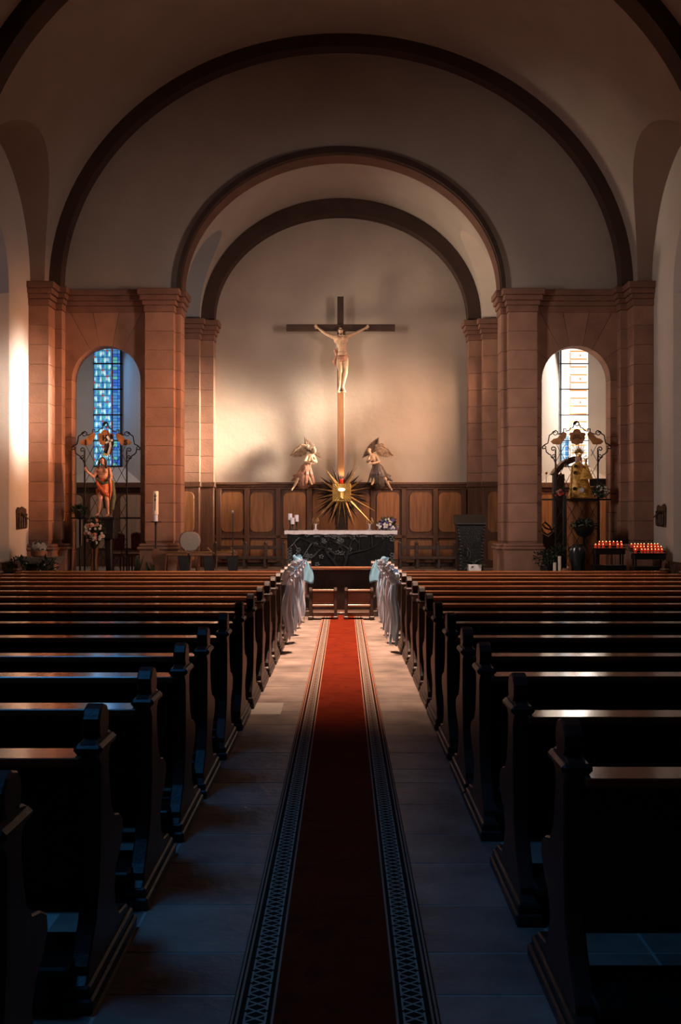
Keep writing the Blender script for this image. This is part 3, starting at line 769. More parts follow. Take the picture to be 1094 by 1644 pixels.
chain(m, [PC(545, 577, -.0), PC(546.8, 597, -.12), PC(545.6, 618, -.01), PC(545, 622, .0)], [.088, .058, .036, .034])
chain(m, [PC(554.5, 577, -.0), PC(555, 599.5, -.12), PC(551, 618, -.01), PC(550.4, 622, .0)], [.088, .058, .036, .034])
for (k, kx, cx_) in ((0, 546.3, 545.6), (1, 554, 552)): m.ball(PC(cx_+.6, 606.5, -.04), .05, 8, 6, (.9, 1, 1.9))
for fx, tx in ((545, 543.5), (550.6, 553)):
    capsule(m, PC(fx, 622.5, 0), PC(tx, 628.5, -.09), .036, .030, 8)
    for k in range(5): capsule(m, PC(tx+(k-2)*.9, 628.6, -.10), PC(tx+(k-2)*1.15, 630.6+.3*abs(k-1), -.13), .013, .010, 6)
fuse(m, 'body', 'skin_carved', cr, .0085, 3)
m = MB()   # hair, beard and crown
R = Matrix.Rotation(-.35, 3, 'Z') @ Matrix.Rotation(.12, 3, 'Y') @ Matrix.Rotation(.42, 3, 'X')
def hb(x, y, z, r, sc=(1, 1, 1)): m.ball(hd+R @ Vector((x*.088, y*.088, z*.088)), r*.088, 9, 6, sc)
hb(0, .22, .42, .95, (1, 1, .95))
for q in (-1, 1):
    for k in range(4): hb(q*(.82-.02*k), .1+.05*k, .1-.45*k, .34)
hb(0, -.62, -.95, .30, (1.1, .8, 1)); hb(-.3, -.55, -.7, .22); hb(.3, -.55, -.7, .22)
for k in range(14):
    a_ = 2*pi*k/14; hb(.93*cos(a_), .05+.93*sin(a_), .42+.06*(-1)**k, .17)
fuse(m, 'hair', 'hair', cr, .010, 2)
m = MB()   # loincloth with hanging knot
m.ball(PC(549.6, 573.5, 0), .128, 14, 8, (1.12, .92, .62)); m.ball(PC(549.6, 577.5, -.01), .12, 14, 8, (1.15, .95, .55))
for k in range(5): chain(m, [PC(541, 571+k*2.0, -.03), PC(547, 574.5+k*1.7, -.125), PC(553, 573+k*1.6, -.12), PC(557.6, 570+k*1.7, -.03)], [.014]*4)
chain(m, [PC(541.5, 572, -.03), PC(538.5, 563, -.02), PC(537, 561, 0)], [.035, .04, .02]); chain(m, [PC(540.5, 573, -.03), PC(537.5, 580, -.02), PC(538, 587, 0)], [.04, .05, .02])
fuse(m, 'loincloth', 'robe_rose', cr, .010, 2)

# =============== TABERNACLE WITH RAYS ===============
tb = thing('tabernacle', (0, 24.7, CF), 'square gilded tabernacle with dark sunburst rays behind the altar', 'tabernacle')
Yt = 24.6
def PT(px, py, dy=0): return W(px, py, Yt)+Vector((0, dy, 0))
a, b = PT(534, 776.7), PT(563.8, 806)
MB().box(a.x, b.x, Yt-.12, Yt+.25, b.z, a.z, .015).build('shrine', 'gold', tb)
m = MB(); cc = PT(548.9, 791)
for k in range(28):
    an = 2*pi*k/28; r1 = .21
    ex = .205/max(abs(cos(an)), abs(sin(an)))
    m.tube([cc+Vector((cos(an)*.09, -.125, sin(an)*.09)), cc+Vector((cos(an)*ex*.97, -.125, sin(an)*ex*.97))], [.004, .011], 5)
m.build('ray_relief', 'gold_bright', tb)
MB().ball((cc.x-.003, Yt-.135, cc.z+.07), .03, 16, 8, (2.7, .6, 1.15)).build('lamp', 'lamp_glow', tb, label='bright round lamp on the gilded door')
MB().lathe([(.052, 0), (.06, .02), (.05, .04), (.05, .16), (.0, .16)], (cc.x-.01, Yt-.165, cc.z-.16), 16).build('lamp_holder', 'gold_bright', tb)
m = MB(); MB().box(-.12, .16, Yt-.05, Yt+.25, CF, b.z+.01, .01).build('pedestal', 'burst_dark', tb)
def ray(m, an, r0, r1, w, dy=0, th=.02):
    c_, s_ = cos(an), sin(an); n = Vector((-s_, 0, c_)); d = Vector((c_, 0, s_)); p = cc+Vector((0, .10+dy, 0))
    bm = m.bm; v = [bm.verts.new(q) for q in (p+d*r0-n*w, p+d*r0+n*w, p+d*r1, p+d*r0+Vector((0, -th, 0)))]
    for f in ((0, 1, 2), (0, 3, 1), (1, 3, 2), (2, 3, 0)): bm.faces.new([v[i] for i in f])
rnd = random.Random(11)
m = MB()
for k in range(46): ray(m, 2*pi*(k+rnd.uniform(-.3, .3))/46, .15, rnd.uniform(.40, .66), .062, .05+.002*k, .03)

for k in range(26):
    an = -pi*(k+.5)/26+rnd.uniform(-.04, .04); ray(m, an, .2, rnd.uniform(.55, .86), .055, .16+.002*k, .03)
m.build('short_rays', 'burst_dark', tb)
for (px, py, w) in ((522, 752, .06), (575.5, 748, .05), (513, 770, .03), (585, 769, .03), (497, 821, .025), (497, 845, .03), (527, 847, .028), (542, 847, .02), (556, 847, .02), (571, 847, .03), (600, 843, .032), (605, 822, .028), (504, 784, .02), (597, 800, .018), (503, 802, .022), (598, 782, .02)):
    e = PT(px, py)-cc; m = MB(); ray(m, math.atan2(e.z, e.x), .17, e.length, w*1.2, -.18, .03); m.build('long_ray', 'brass', tb)
m = MB().lathe([(.03, 0), (.045, .02), (.05, .10), (.045, .12), (0, .12)], (PT(548.5, 770).x, Yt+.05, PT(0, 776.5).z), 12)
m.build('sanctuary_light', 'red_glass', origin=None, label='small red sanctuary light standing on the gilded tabernacle', cat='candle', smooth=True)

# =============== KNEELING ANGELS ===============
def angel(sx, label, robe, skin='skin_carved'):
    Ya = 25.1
    def A(px, py, dy=0):
        px = px if sx < 0 else 1096-px+2
        return W(px, py, Ya)+Vector((0, dy, 0))
    t = thing('angel_statue', A(492, 776), label, 'statue', 'pair of kneeling angels beside the cross')
    m = MB()
    head(m, A(505, 724.5, -.13), .062, turn=(.9 if sx < 0 else -.9), nod=.35)
    chain(m, [A(502.5, 731, -.09), A(504, 727, -.11)], [.036, .036])
    chain(m, [A(500, 734, -.07), A(497, 740, -.07), A(494, 746, -.03)], [.085, .088, .085])
    m.ball(A(499.5, 733.5, -.08), .10, 10, 8, (1.2, .7, .75))
    chain(m, [A(494.5, 732.5, -.09), A(489.5, 742, -.16), A(500, 745, -.24)], [.045, .036, .025]); hand(m, A(500, 745, -.24), (sx*-1, -.2, .15), sx, .06, .5)
    chain(m, [A(504.5, 735, -.1), A(508, 742, -.18), A(503.5, 740, -.26)], [.045, .034, .025]); hand(m, A(503, 740.5, -.26), (sx*.3, -.3, .8), -sx, .06, .4)
    chain(m, [A(490, 756, -.04), A(479, 770, -.1), A(471.5, 783, -.06)], [.07, .045, .026])
    capsule(m, A(471.5, 783, -.07), A(469, 786.5, -.13), .027, .02, 6)
    chain(m, [A(495, 762, -.1), A(499, 774, -.1), A(501, 778, -.18)], [.06, .035, .026])
    for k in range(5): capsule(m, A(468.5+k*.5, 786.5, -.14), A(467.8+k*.6, 787.6, -.17), .009, .007, 5)
    fuse(m, 'body', skin, t, .008, 3)
    m = MB(); rnd = random.Random(4 if sx < 0 else 8)
    chain(m, [A(494, 747, -.03), A(491, 754, -.03), A(488, 764, 0), A(487, 775, .03)], [.10, .15, .19, .17])
    for k in range(11):
        f = k/10; x0 = 488+10*f; x1 = 475+30*f
        chain(m, [A(x0, 747+rnd.uniform(-1, 1), -.10), A((x0+x1)/2+rnd.uniform(-2, 2), 761, -.17+.1*abs(f-.5)), A(x1+rnd.uniform(-2, 2), 776+rnd.uniform(-3, 2), -.12+.1*abs(f-.5))], [.022, .032, .02], 7)
    chain(m, [A(484, 762, 0), A(474, 768, .02), A(468, 772, .03)], [.07, .05, .02]); chain(m, [A(488, 757, -.02), A(477, 762, 0), A(470, 764, .02)], [.06, .035, .015])
    fuse(m, 'robe', robe, t, .011, 2)
    m = MB(); hd = A(505, 724, -.10)
    m.ball(hd+Vector((sx*.015, .02, .025)), .062, 10, 8, (1, 1, .95))
    for k in range(8): m.ball(hd+Vector((sx*(.03+.02*sin(k)), .03+.012*k, .02-.016*k)), .026, 6, 5)
    fuse(m, 'hair', 'hair' if sx > 0 else 'wing', t, .008, 1)
    # two feathered wings
    for nm, root, tip, lower, n in (('w1', (494, 716), (465, 731.5), (490, 731), 9), ('w2', (495, 722), (489, 700.5), (516.5, 735), 16)):
        m = MB(); r0 = A(*root, .03)
        for k in range(n):
            f = k/(n-1)
            ex = tip[0]*(1-f)+lower[0]*f; ey = tip[1]*(1-f)+lower[1]*f
            if nm == 'w1': ey += 3*sin(pi*f); p1 = A(root[0]-3+2*f, root[1]-3+10*f, .0)
            else: ex += 4*sin(pi*f); ey -= 3*sin(pi*f); p1 = A(root[0]+3*f, root[1]+3*f, .0)
            e = A(ex, ey, .08+.06*(1-f)); d = e-r0
            m.tube([r0, r0+d*.35, r0+d*.8, e], [.03, .026, .022, .004], 6)
            m.tube([r0, r0+d*.25, r0+d*.55, r0+d*.68], [.034, .036, .03, .006], 6)
        if nm == 'w1': chain(m, [r0, A(484, 714, .03), A(474, 722, .06), A(466, 731, .12)], [.045, .035, .022, .01], 7)
        else: chain(m, [r0, A(491, 712, .03), A(489.5, 702, .1)], [.045, .03, .008], 7)
        m.build('wing', 'wing' if nm == 'w1' else 'wing_dark', t, smooth=True)
    # ledge block the angel kneels on
    c_ = A(488, 777, 0); MB().box(c_.x-.17, c_.x+.2, Ya-.13, 25.4, 2.53, 2.60, .02).build('base', 'robe_dark', t)
angel(-1, 'carved angel in rose robe kneeling left of the cross', 'robe_rose')
angel(1, 'carved angel in dark robe kneeling right of the cross', 'robe_dark')

# =============== ALTAR ===============
al = thing('altar', (0, 21.1, CF+.013), 'dark carved stone altar with twisting branches on its front', 'altar')
AX0, AX1, AZ = -1.08, 1.07, 1.345
MB().box(AX0, AX1, 20.64, 21.55, CF+.013, AZ, .015).build('block', 'bronze_dark', al)
rnd = random.Random(21)
m = MB(); lf = MB()
def branch(p, an, ln, r, depth):
    pts = [Vector(p)]; a_ = an
    n = 7
    for i in range(n):
        a_ += rnd.uniform(-.28, .28); q = pts[-1]+Vector((cos(a_), 0, sin(a_)))*ln/n
        q.z = min(max(q.z, CF+.09), AZ-.05); q.x = min(max(q.x, AX0+.05), AX1-.05); pts.append(q)
    m.tube(pts, [r*(1-.6*i/n) for i in range(n+1)], 7)
    if depth:
        for i in (2, 4, 6):
            branch(pts[i], a_+rnd.choice((-1, 1))*rnd.uniform(.5, 1.1), ln*.62, r*.62, depth-1)
    else:
        for i in (3, 7):
            c_ = pts[i]; b_ = rnd.uniform(0, 6)
            for k in range(5):
                d = Vector((cos(b_+k*1.25), 0, sin(b_+k*1.25)))*.032
                lf.ball(c_+d+Vector((0, -.008, 0)), .026, 6, 4, (1, .5, 1))
for sx in (-1, 1):
    branch((sx*.02, 20.63, CF+.12), pi/2-sx*.7, .8, .045, 2)
    branch((sx*.1, 20.63, CF+.45), pi/2-sx*1.25, .95, .038, 2)
    branch((sx*.2, 20.63, CF+.1), pi/2-sx*1.45, .8, .036, 2)
m.build('branch_relief', 'bronze_relief', al, smooth=True); lf.build('leaf_relief', 'bronze_relief', al, kind='stuff')
m = MB().box(AX0-.04, AX1+.04, 20.60, 21.60, AZ-.0, AZ+.035, .01); m.build('mensa', 'bronze_dark', al)
# white altar cloth with a thin falling edge
m = MB(); zt = AZ+.045; x0, x1 = AX0-.055, AX1+.055; zf = 1.315
ring = []
N_ = 60
for i in range(N_+1):
    x = x0+(x1-x0)*i/N_; w = .004*sin(i*1.7)+.003*sin(i*.6)
    ring.append([(x, 21.61, zt-.10), (x, 21.61, zt), (x, 20.588, zt), (x, 20.580+w, zt-.01), (x, 20.578+w, zf+.01*sin(i*.8)*.5), (x, 20.588+w, zf+.01*sin(i*.8)*.5), (x, 20.592, zt-.012)])
m.grid(ring)
m.box(x0-.004, x0+.004, 20.59, 21.6, zf, zt, .002); m.box(x1-.004, x1+.004, 20.59, 21.6, zf, zt, .002)
m.build('altar_cloth', 'linen', label='white cloth lying over the altar top with short falling edge', cat='cloth')
ZA = AZ+.047
# three pillar candles in a dark holder
t = thing('candle_holder', (W(471, 0, 20.8).x, 20.8, ZA), 'dark holder with three white candles on the left end of the altar', 'candle holder')
m = MB().box(W(463, 0, 20.8).x, W(479.5, 0, 20.8).x, 20.74, 20.86, ZA, ZA+.018, .004)
for (xa, xb, yt, yb_, dy) in ((462.8, 469.3, 824.5, 835, .02), (467, 473.2, 831, 841.5, -.05), (473.3, 479.6, 826.6, 837.5, .02)):
    x = (W(xa, 0, 20.8).x+W(xb, 0, 20.8).x)/2; r = (W(xb, 0, 20.8).x-W(xa, 0, 20.8).x)/2; zt_ = W(0, yt, 20.8).z; zb_ = W(0, yb_, 20.8).z
    m.lathe([(.03, 0), (.018, .02), (.014, (zb_-ZA)*.5), (.02, zb_-ZA-.015), (r+.004, zb_-ZA-.008), (r+.004, zb_-ZA)], (x, 20.8+dy, ZA), 12)
    MB().lathe([(r, 0), (r, zt_-zb_-.006), (r-.006, zt_-zb_), (0, zt_-zb_-.004)], (x, 20.8+dy, zb_), 16).build('candle', 'candle_white', t, smooth=True)
m.build('stand', 'leather', t)
# two small brass candlesticks with looped wire collars
for (px, lab) in ((507, 'small brass candlestick with wire loops on the altar, left one'), (594, 'small brass candlestick with wire loops on the altar, right one')):
    x = W(px, 0, 21.2).x; t = thing('candlestick', (x, 21.2, ZA), lab, 'candlestick', 'pair of brass candlesticks on the altar')
    MB().lathe([(.055, 0), (.05, .012), (.018, .02), (.02, .10), (.03, .12), (.03, .135), (.0, .135)], (x, 21.2, ZA), 14).build('stem', 'linen', t, smooth=True)
    m = MB()
    for k in range(4):
        a_ = k*pi/2; m.tube([(x+.028*cos(a_), 21.2+.028*sin(a_), ZA+.13)]+[(x+(.045+.028*sin(pi*i/8))*cos(a_+i*.12), 21.2+(.045+.028*sin(pi*i/8))*sin(a_+i*.12), ZA+.13+.12*i/8-.02*sin(pi*i/4)) for i in range(9)], .006, 5)
    m.tube([(x+.06*cos(2*pi*i/16), 21.2+.06*sin(2*pi*i/16), ZA+.19) for i in range(17)], .006, 5)
    m.build('wire_collar', 'brass', t)

# =============== FLOWERS AND PLANTS ===============
def blossom(m, c, r, rnd, petals=6):
    c = Vector(c); tilt = rnd.uniform(-.5, .5)
    m.ball(c, r*.45, 6, 5)
    for k in range(petals):
        a_ = 2*pi*k/petals+tilt; m.ball(c+Vector((cos(a_)*r*.55, -r*.15, sin(a_)*r*.55)), r*.48, 6, 4, (1, .45, 1))
def foliage(m, c, R, n, rnd, sc=(1, 1, 1), ln=.08, w=.018):
    c = Vector(c)
    for _ in range(n):
        d = Vector((rnd.gauss(0, 1), rnd.gauss(0, 1), rnd.gauss(0, 1))).normalized()
        p = c+Vector((d.x*R*sc[0], d.y*R*sc[1], d.z*R*sc[2]))*rnd.uniform(.3, 1)
        e = p+(d+Vector((rnd.uniform(-.5, .5), rnd.uniform(-.5, .5), rnd.uniform(-.3, .6)))).normalized()*ln*rnd.uniform(.6, 1.2)
        s_ = (e-p).cross(Vector((rnd.uniform(-1, 1), rnd.uniform(-1, 1), 1))).normalized()*w
        mid = (p+e)/2; up = Vector((0, -.004, .006))
        v = [m.bm.verts.new(q) for q in (p, mid+s_, e, mid-s_, mid+up)]
        for f in ((0, 1, 4), (1, 2, 4), (2, 3, 4), (3, 0, 4)): m.bm.faces.new([v[i] for i in f])
def bouquet(name, loc, label, c, R, sc, cols, nleaf, seed, br=.035, nb=26, cat='flowers', leafm='leaf', pot=None, group=None):
    rnd = random.Random(seed); t = thing(name, loc, label, cat, group)
    m = MB(); foliage(m, c, R, nleaf, rnd, sc); 
    for k in range(8):
        d = Vector((rnd.uniform(-1, 1)*R*sc[0], rnd.uniform(-1, 1)*R*sc[1]*.6, rnd.uniform(-.3, .8)*R*sc[2])); m.tube([Vector(c)-Vector((0, 0, R*sc[2]*.9)), Vector(c)+d*.6], .004, 4)
    for v in m.bm.verts: v.co.z = max(v.co.z, loc[2]+.006)
    m.build('foliage', leafm, t, kind='stuff', keep=1)
    for ci, (mt_, share) in enumerate(cols):
        m = MB()
        for k in range(max(1, int(nb*share))):
            an = rnd.uniform(0, 2*pi); rr = sqrt(rnd.uniform(0, 1)); ph = rnd.uniform(0, 1)
            p = Vector(c)+Vector((cos(an)*rr*R*sc[0], -sqrt(max(0, 1-rr*rr*.9))*R*sc[1], sin(an)*rr*R*sc[2]))
            blossom(m, p, br*rnd.uniform(.75, 1.15), rnd)
        for v in m.bm.verts: v.co.z = max(v.co.z, loc[2]+.006)
        m.build('blossoms', mt_, t, kind='stuff', smooth=True)
    if pot: pot(t)
    return t
x = W(622, 0, 20.85).x
def pot_alt(t):
    MB().lathe([(.10, 0), (.12, .01), (.11, .05), (.05, .06), (0, .06)], (x, 20.85, ZA), 16).build('bowl', 'iron', t)
bouquet('flower_arrangement', (x, 20.85, ZA), 'white and purple flower arrangement on the right end of the altar', (x, 20.85, ZA+.10), .17, (1.25, .6, .8), [('flower_white', .55), ('flower_purple', .45)], 260, 3, .026, 46, pot=pot_alt)

# =============== WEDDING BENCH AND TWO KNEELERS ===============
def bench_end(x0, x1, Y, H, D, m):
    prof = [(p[0]*D/.5, p[1]*H/.9625) for p in PROF]
    m.prism([(Y+a_, b_) for a_, b_ in prof], 'x', x0, x1, .005)
t = thing('wedding_bench', (0, 17.2, 0), 'short dark wooden bench at the head of the aisle before the altar', 'bench')
for sx in (-1, 1):
    m = MB(); a, b = sorted((sx*.50, sx*.60)); bench_end(a, b, 17.2, .92, .44, m); m.box(a-.02, b+.02, 17.17, 17.66, 0, .08, .01); m.build('end_panel', 'pew_end', t)
MB().box(-.52, .52, 17.18, 17.22, .10, .775, .005).build('backrest', 'pew_wood', t)
MB().box(-.55, .55, 17.08, 17.24, .775, .825, .012).build('top_rail', 'pew_ledge', t)
MB().box(-.52, .52, 17.2, 17.6, .42, .46, .01).build('seat', 'pew_wood', t)
for (xa, xb, lab) in ((496.5, 541.5, 'low dark kneeling stool with brown boards, left of the carpet centre'), (553.5, 600, 'low dark kneeling stool with brown boards, right of the carpet centre')):
    Yk = 16.45; a, b = W(xa, 0, Yk).x, W(xb, 0, Yk).x
    t = thing('kneeling_stool', ((a+b)/2, Yk, 0), lab, 'kneeler', 'pair of kneeling stools before the wedding bench')
    for x0 in (a, b-.05):
        m = MB(); m.prism([(Yk, .06), (Yk+.32, .06), (Yk+.32, .28), (Yk+.14, .44), (Yk+.10, .505), (Yk+.05, .52), (Yk, .50), (Yk-.015, .47), (Yk+.01, .44), (Yk+.01, .3)], 'x', x0, x0+.05, .006)
        m.box(x0-.015, x0+.065, Yk-.03, Yk+.38, .013, .06, .01); m.build('side_panel', 'pew_end', t)
    MB().box(a+.05, b-.05, Yk-.02, Yk+.14, .455, .49, .008).build('top_board', 'pew_ledge', t)
    MB().box(a+.05, b-.05, Yk+.02, Yk+.04, .27, .44, .004).build('back_board', 'mid_wood', t)
    MB().box(a+.05, b-.05, Yk-.03, Yk+.26, .215, .25, .008).build('kneeling_board', 'pew_ledge', t)
    MB().box(a+.05, b-.05, Yk+.0, Yk+.03, .06, .12, .006).build('foot_rail', 'mid_wood', t)

# =============== WHITE FABRIC BOWS ON THE FRONT PEWS ===============
def drape(sx, x, Y, zt, zb, seed, label, mt, grp, wide=.17, swirl=1.0):
    rnd = random.Random(seed); t = thing('fabric_bow', (x, Y, zt), label, 'bow', grp)
    # hanging tail: folded cloth column, pinched at the top, spreading below
    m = MB(); nz_ = 26; seg = 40; rows = []
    ph = [rnd.uniform(0, 6) for _ in range(5)]; lean = rnd.uniform(-.03, .03)
    for i in range(nz_+1):
        f = i/nz_; z = zt-.02-(zt-zb)*f
        w = (.045+(wide-.055)*min(1, f*2.4)**.7)*(1-.35*max(0, f-.75)*2)
        row = []
        for k in range(seg+1):
            a_ = 2*pi*k/seg
            r = w*.5*(1+.30*sin(5*a_+ph[0]+f*2.2)+.16*sin(9*a_+ph[1]-f*3)+.10*sin(3*a_+ph[2]+f*5))
            row.append((x-sx*(.088+.01*f)+r*cos(a_)*.62+.015*sin(f*7+ph[3]), Y+.05+lean*f+r*sin(a_)*1.15, z+(.05*sin(a_*2+ph[4])+.03*sin(5*a_))*(f**8)))
        rows.append(row)
    m.grid(rows); m.build('tail', mt, t, smooth='full')
    m = MB(); c_ = Vector((x-sx*.075, Y-.02, zt))
    m.ball(c_, .05, 10, 8, (1.1, .8, 1.0)); m.ball(c_+Vector((sx*.01, -.02, .03)), .035, 8, 6); m.ball(c_+Vector((-sx*.03, .02, -.05)), .045, 8, 6); m.build('knot', mt, t, smooth=True)
    for q, up in ((-1, rnd.uniform(.0, .06)), (1, rnd.uniform(-.02, .05))):
        m = MB(); rows = []
        for i in range(15):       # loop: flattened ring with gathered inner end
            a_ = 2*pi*i/14; L_ = .08*swirl; ctr = c_+Vector((-sx*.015, q*.015, 0))
            p = ctr+Vector((-sx*.045*sin(a_)+q*L_*(1-cos(a_))*.22, q*(L_*(1-cos(a_)))*.5, up*(1-cos(a_))*.5+.028*sin(a_)))
            wd = .012+.055*(1-cos(a_))/2*1.2
            rows.append([tuple(p+Vector((-sx*.012*cos(j*1.3+a_*2), 0, wd*(j/4-1)*1.0+.0))) for j in range(9)])
        m.grid(rows); m.build('loop', mt, t, smooth='full')
    return t
bz = far[::-1][:5]
for sx, side in ((-1, 'left'), (1, 'right')):
    for i, z in enumerate(bz):
        half = .765-.0035*(z-4); x = xc(z)+sx*half
        zb = .12+(.03*i if sx < 0 else .02*((i*2) % 3))
        drape(sx, x, z+.0, .90, zb, 40+i+(10 if sx > 0 else 0), 'white satin bow with long tail on the %s pew end, %s of the aisle' % (ORD[i], side),
              'satin' if (i+(sx > 0)) % 2 else 'satin_pink', 'white bows on the front pew ends')
# large blue bows on the wedding bench
for sx, side in ((-1, 'left'), (1, 'right')):
    x = sx*.62
    t = drape(-sx, x+sx*.012, 17.12, .90, .10, 70+sx, 'pale blue satin bow with long tail on the %s end of the wedding bench' % side, 'satin_blue', 'blue bows on the wedding bench', .20, 1.2)
    m = MB(); rows = []
    for i in range(13):     # broad hanging loop of cloth
        f = i/12; w = .03+.21*sin(f*pi*.62)**.8
        rows.append([(x-sx*.045+(-w*.52+w*1.1*k/10)+sx*.02*f, 16.99-.04*sin(k*pi/10)-.018*sin(k*1.9+f*4)-.02*f, .93-.36*f-.02*cos(k*.6+f)) for k in range(11)])
    for i in range(12, -1, -3):
        f = i/12; w = .03+.2*sin(f*pi*.62)**.8
        rows.append([(x-sx*.045+(-w*.52+w*1.1*k/10)+sx*.02*f, 17.03+.015*sin(k*1.3), .93-.36*f-.02*cos(k*.6+f)) for k in range(11)])
    m.grid(rows).build('hanging_loop', 'satin_blue', t, smooth='full')
# =============== WROUGHT-IRON GRILLES IN THE NICHES ===============
def clipline(p, q, x0, x1, y0, y1):
    t0, t1 = 0, 1; dx, dy = q[0]-p[0], q[1]-p[1]
    for pp, qq in ((-dx, p[0]-x0), (dx, x1-p[0]), (-dy, p[1]-y0), (dy, y1-p[1])):
        if abs(pp) < 1e-9:
            if qq < 0: return None
        else:
            r = qq/pp
            if pp < 0: t0 = max(t0, r)
            else: t1 = min(t1, r)
    if t0 >= t1: return None
    return (p[0]+t0*dx, p[1]+t0*dy), (p[0]+t1*dx, p[1]+t1*dy)
def spiral(cx, cy, r, a0, turns, n=22, sgn=1):
    return [(cx+r*(1-.75*i/n)*cos(a0+sgn*2*pi*turns*i/n), cy+r*(1-.75*i/n)*sin(a0+sgn*2*pi*turns*i/n)) for i in range(n+1)]
OUT = [(95, 372), (118, 350), (150, 335), (158, 300), (165, 255), (190, 240), (205, 218), (232, 206), (250, 222), (246, 240), (262, 242), (290, 235), (308, 222), (308, 188), (332, 190), (334, 214), (365, 205), (380, 182), (402, 178), (416, 150), (424, 126), (442, 120)]
LOW = [(95, 372), (98, 392), (128, 388), (136, 425), (160, 445), (180, 455), (185, 478), (208, 492), (218, 515), (230, 545)]
def grille(sx, Y, label, latlow=None):
    """drawn in the pixel frame of the left niche; mirrored for the right one"""
    def G(u, v, right=False, dy=0):
        px, py = 100+u/6.32, 660+v/6.32
        if right: px = 100+(884-u)/6.32
        if sx > 0: px = 926.5+(px-169.9)*1.005; py = py-1.5
        return W(px, py, Y)+Vector((0, dy, 0))
    t = thing('iron_grille', G(442, 1611)+Vector((0, 0, CF-G(442, 1611).z)), label, 'grille')
    zb = CF
    for r in (False, True):
        m = MB(); p = G(228, 400, r); m.box(p.x-.016, p.x+.016, Y-.016, Y+.016, zb, p.z, .003).build('post', 'iron', t)
        m = MB(); m.tube([G(u, v, r) for u, v in OUT], .013, 6); m.tube([G(u, v, r) for u, v in LOW], .013, 6)
        m.tube([G(228, 420, r)]+[G(u, v, r) for u, v in spiral(205, 395, 26, 0, 1.1, sgn=-1)], .011, 6)
        m.tube([G(228, 500, r)]+[G(u, v, r) for u, v in spiral(208, 468, 20, 0, 1.1, sgn=-1)], .010, 6)
        m.tube([G(u, v, r) for u, v in spiral(222, 232, 26, -.3, 1.0, sgn=1)], .009, 6)
        m.tube([G(u, v, r) for u, v in spiral(118, 378, 22, 2.5, 1.0)], .009, 6)
        m.build('scrollwork', 'iron', t, smooth=True)
    m = MB(); m.tube([G(u, v) for u, v in spiral(442, 140, 34, pi*.9, 1.3)], .011, 6).build('finial_scroll', 'iron', t, smooth=True)
    bar = 1085 if sx < 0 else (802+1.5-660)*6.32
    a, b = G(92, bar), G(792, bar); MB().box(min(a.x, b.x), max(a.x, b.x), Y-.016, Y+.016, a.z-.018, a.z+.018, .003).build('cross_bar', 'iron', t)
    a, b = G(228, 1590), G(656, 1590); MB().box(min(a.x, b.x), max(a.x, b.x), Y-.014, Y+.014, CF+.01, CF+.05).build('bottom_bar', 'iron', t)
    m = MB(); wx, wy = 107, 200
    lo = 1590
    regions = [(228, 656, 350, lo)] if sx < 0 else [(228, 380, 350, bar), (585, 656, 350, bar), (330, 656, bar, lo), (228, 330, bar, lo)]
    for (x0, x1, y0, y1) in regions:
        for k in range(-18, 24):
            for s_ in (1, -1):
                p = (228+k*wx, 330); q = (p[0]+s_*wx/2*14, 330+wy/2*14)
                c_ = clipline(p, q, x0, x1, y0, y1)
                if c_: m.tube([G(*c_[0], dy=.004*s_), G(*c_[1], dy=.004*s_)], .0065, 5)
    for i in range(0, 13):
        for j in range(5):
            u = 228+j*wx+(wx/2 if i % 2 else 0); v = 330+i*wy/2
            if 228 < u < 656 and (sx < 0 or v > bar) and v > 350: m.ball(G(u, v), .014, 6, 4)
    m.build('lattice', 'iron', t, kind='stuff')
    # shaped plates
    side = [(175, 320), (205, 292), (245, 282), (278, 245), (318, 222), (338, 240), (330, 280), (300, 315), (285, 346), (240, 350), (200, 345)]
    mid = [(372, 228), (398, 226), (412, 200), (440, 188), (470, 200), (482, 226), (520, 232), (530, 248), (518, 268), (524, 292), (502, 318), (498, 338), (466, 344), (440, 354), (410, 344), (388, 338), (380, 312), (366, 292), (376, 262), (360, 246)]
    pl = []
    for nm, poly, r in (('plate', side, False), ('plate', mid, False), ('plate', side, True)):
        pts = [G(u, v, r) for u, v in poly]; m = MB(); m.prism([(p.x, p.z) for p in pts], 'y', Y-.035, Y-.022)
        pl.append(m.build(nm, 'banner_plate', t))
    return t, G, pl
def letter(ch, c, h, parent, m='print_ink', bold=.009):
    cu = bpy.data.curves.new('l', 'FONT'); cu.body = ch; cu.size = h/.72; cu.extrude = .002; cu.align_x = 'CENTER'; cu.offset = bold
    o = bpy.data.objects.new('l', cu); C.objects.link(o)
    me = bpy.data.meshes.new_from_object(o); bpy.data.objects.remove(o)
    me.transform(Matrix.Translation(Vector(c)-Vector((0, 0, h/2))-WL[parent.name]) @ Matrix.Rotation(pi/2, 4, 'X'))
    me.materials.clear(); me.materials.append(M[m])
    ob = bpy.data.objects.new('letter', me); C.objects.link(ob); ob.parent = parent; WL[ob.name] = WL[parent.name]; return ob
def serifs(c, h, w, parent):
    m = MB()
    for x in w:
        for z in (-h/2, h/2): m.box(c.x+x-.016, c.x+x+.016, c.y-.003, c.y+.002, c.z+z-.004, c.z+z+.004)
    m.build('letter_serif', 'print_ink', parent)
g, G, pl = grille(-1, 21.98, 'black wrought-iron grille with I H S plates in the left niche')
for ch, (u, v), w in (('I', (243, 318), (0,)), ('H', (438, 272), (-.03, .03)), ('S', (648, 318), ())):
    c_ = G(u, v, dy=-.039); letter(ch, c_, .105, g)
    if w: serifs(c_, .105, w, g)
g2, G2, pl2 = grille(1, 21.80, 'black wrought-iron grille with monogram plate in the right niche')
c_ = G2(438, 270, dy=-.04); m = MB()   # interlaced A and M
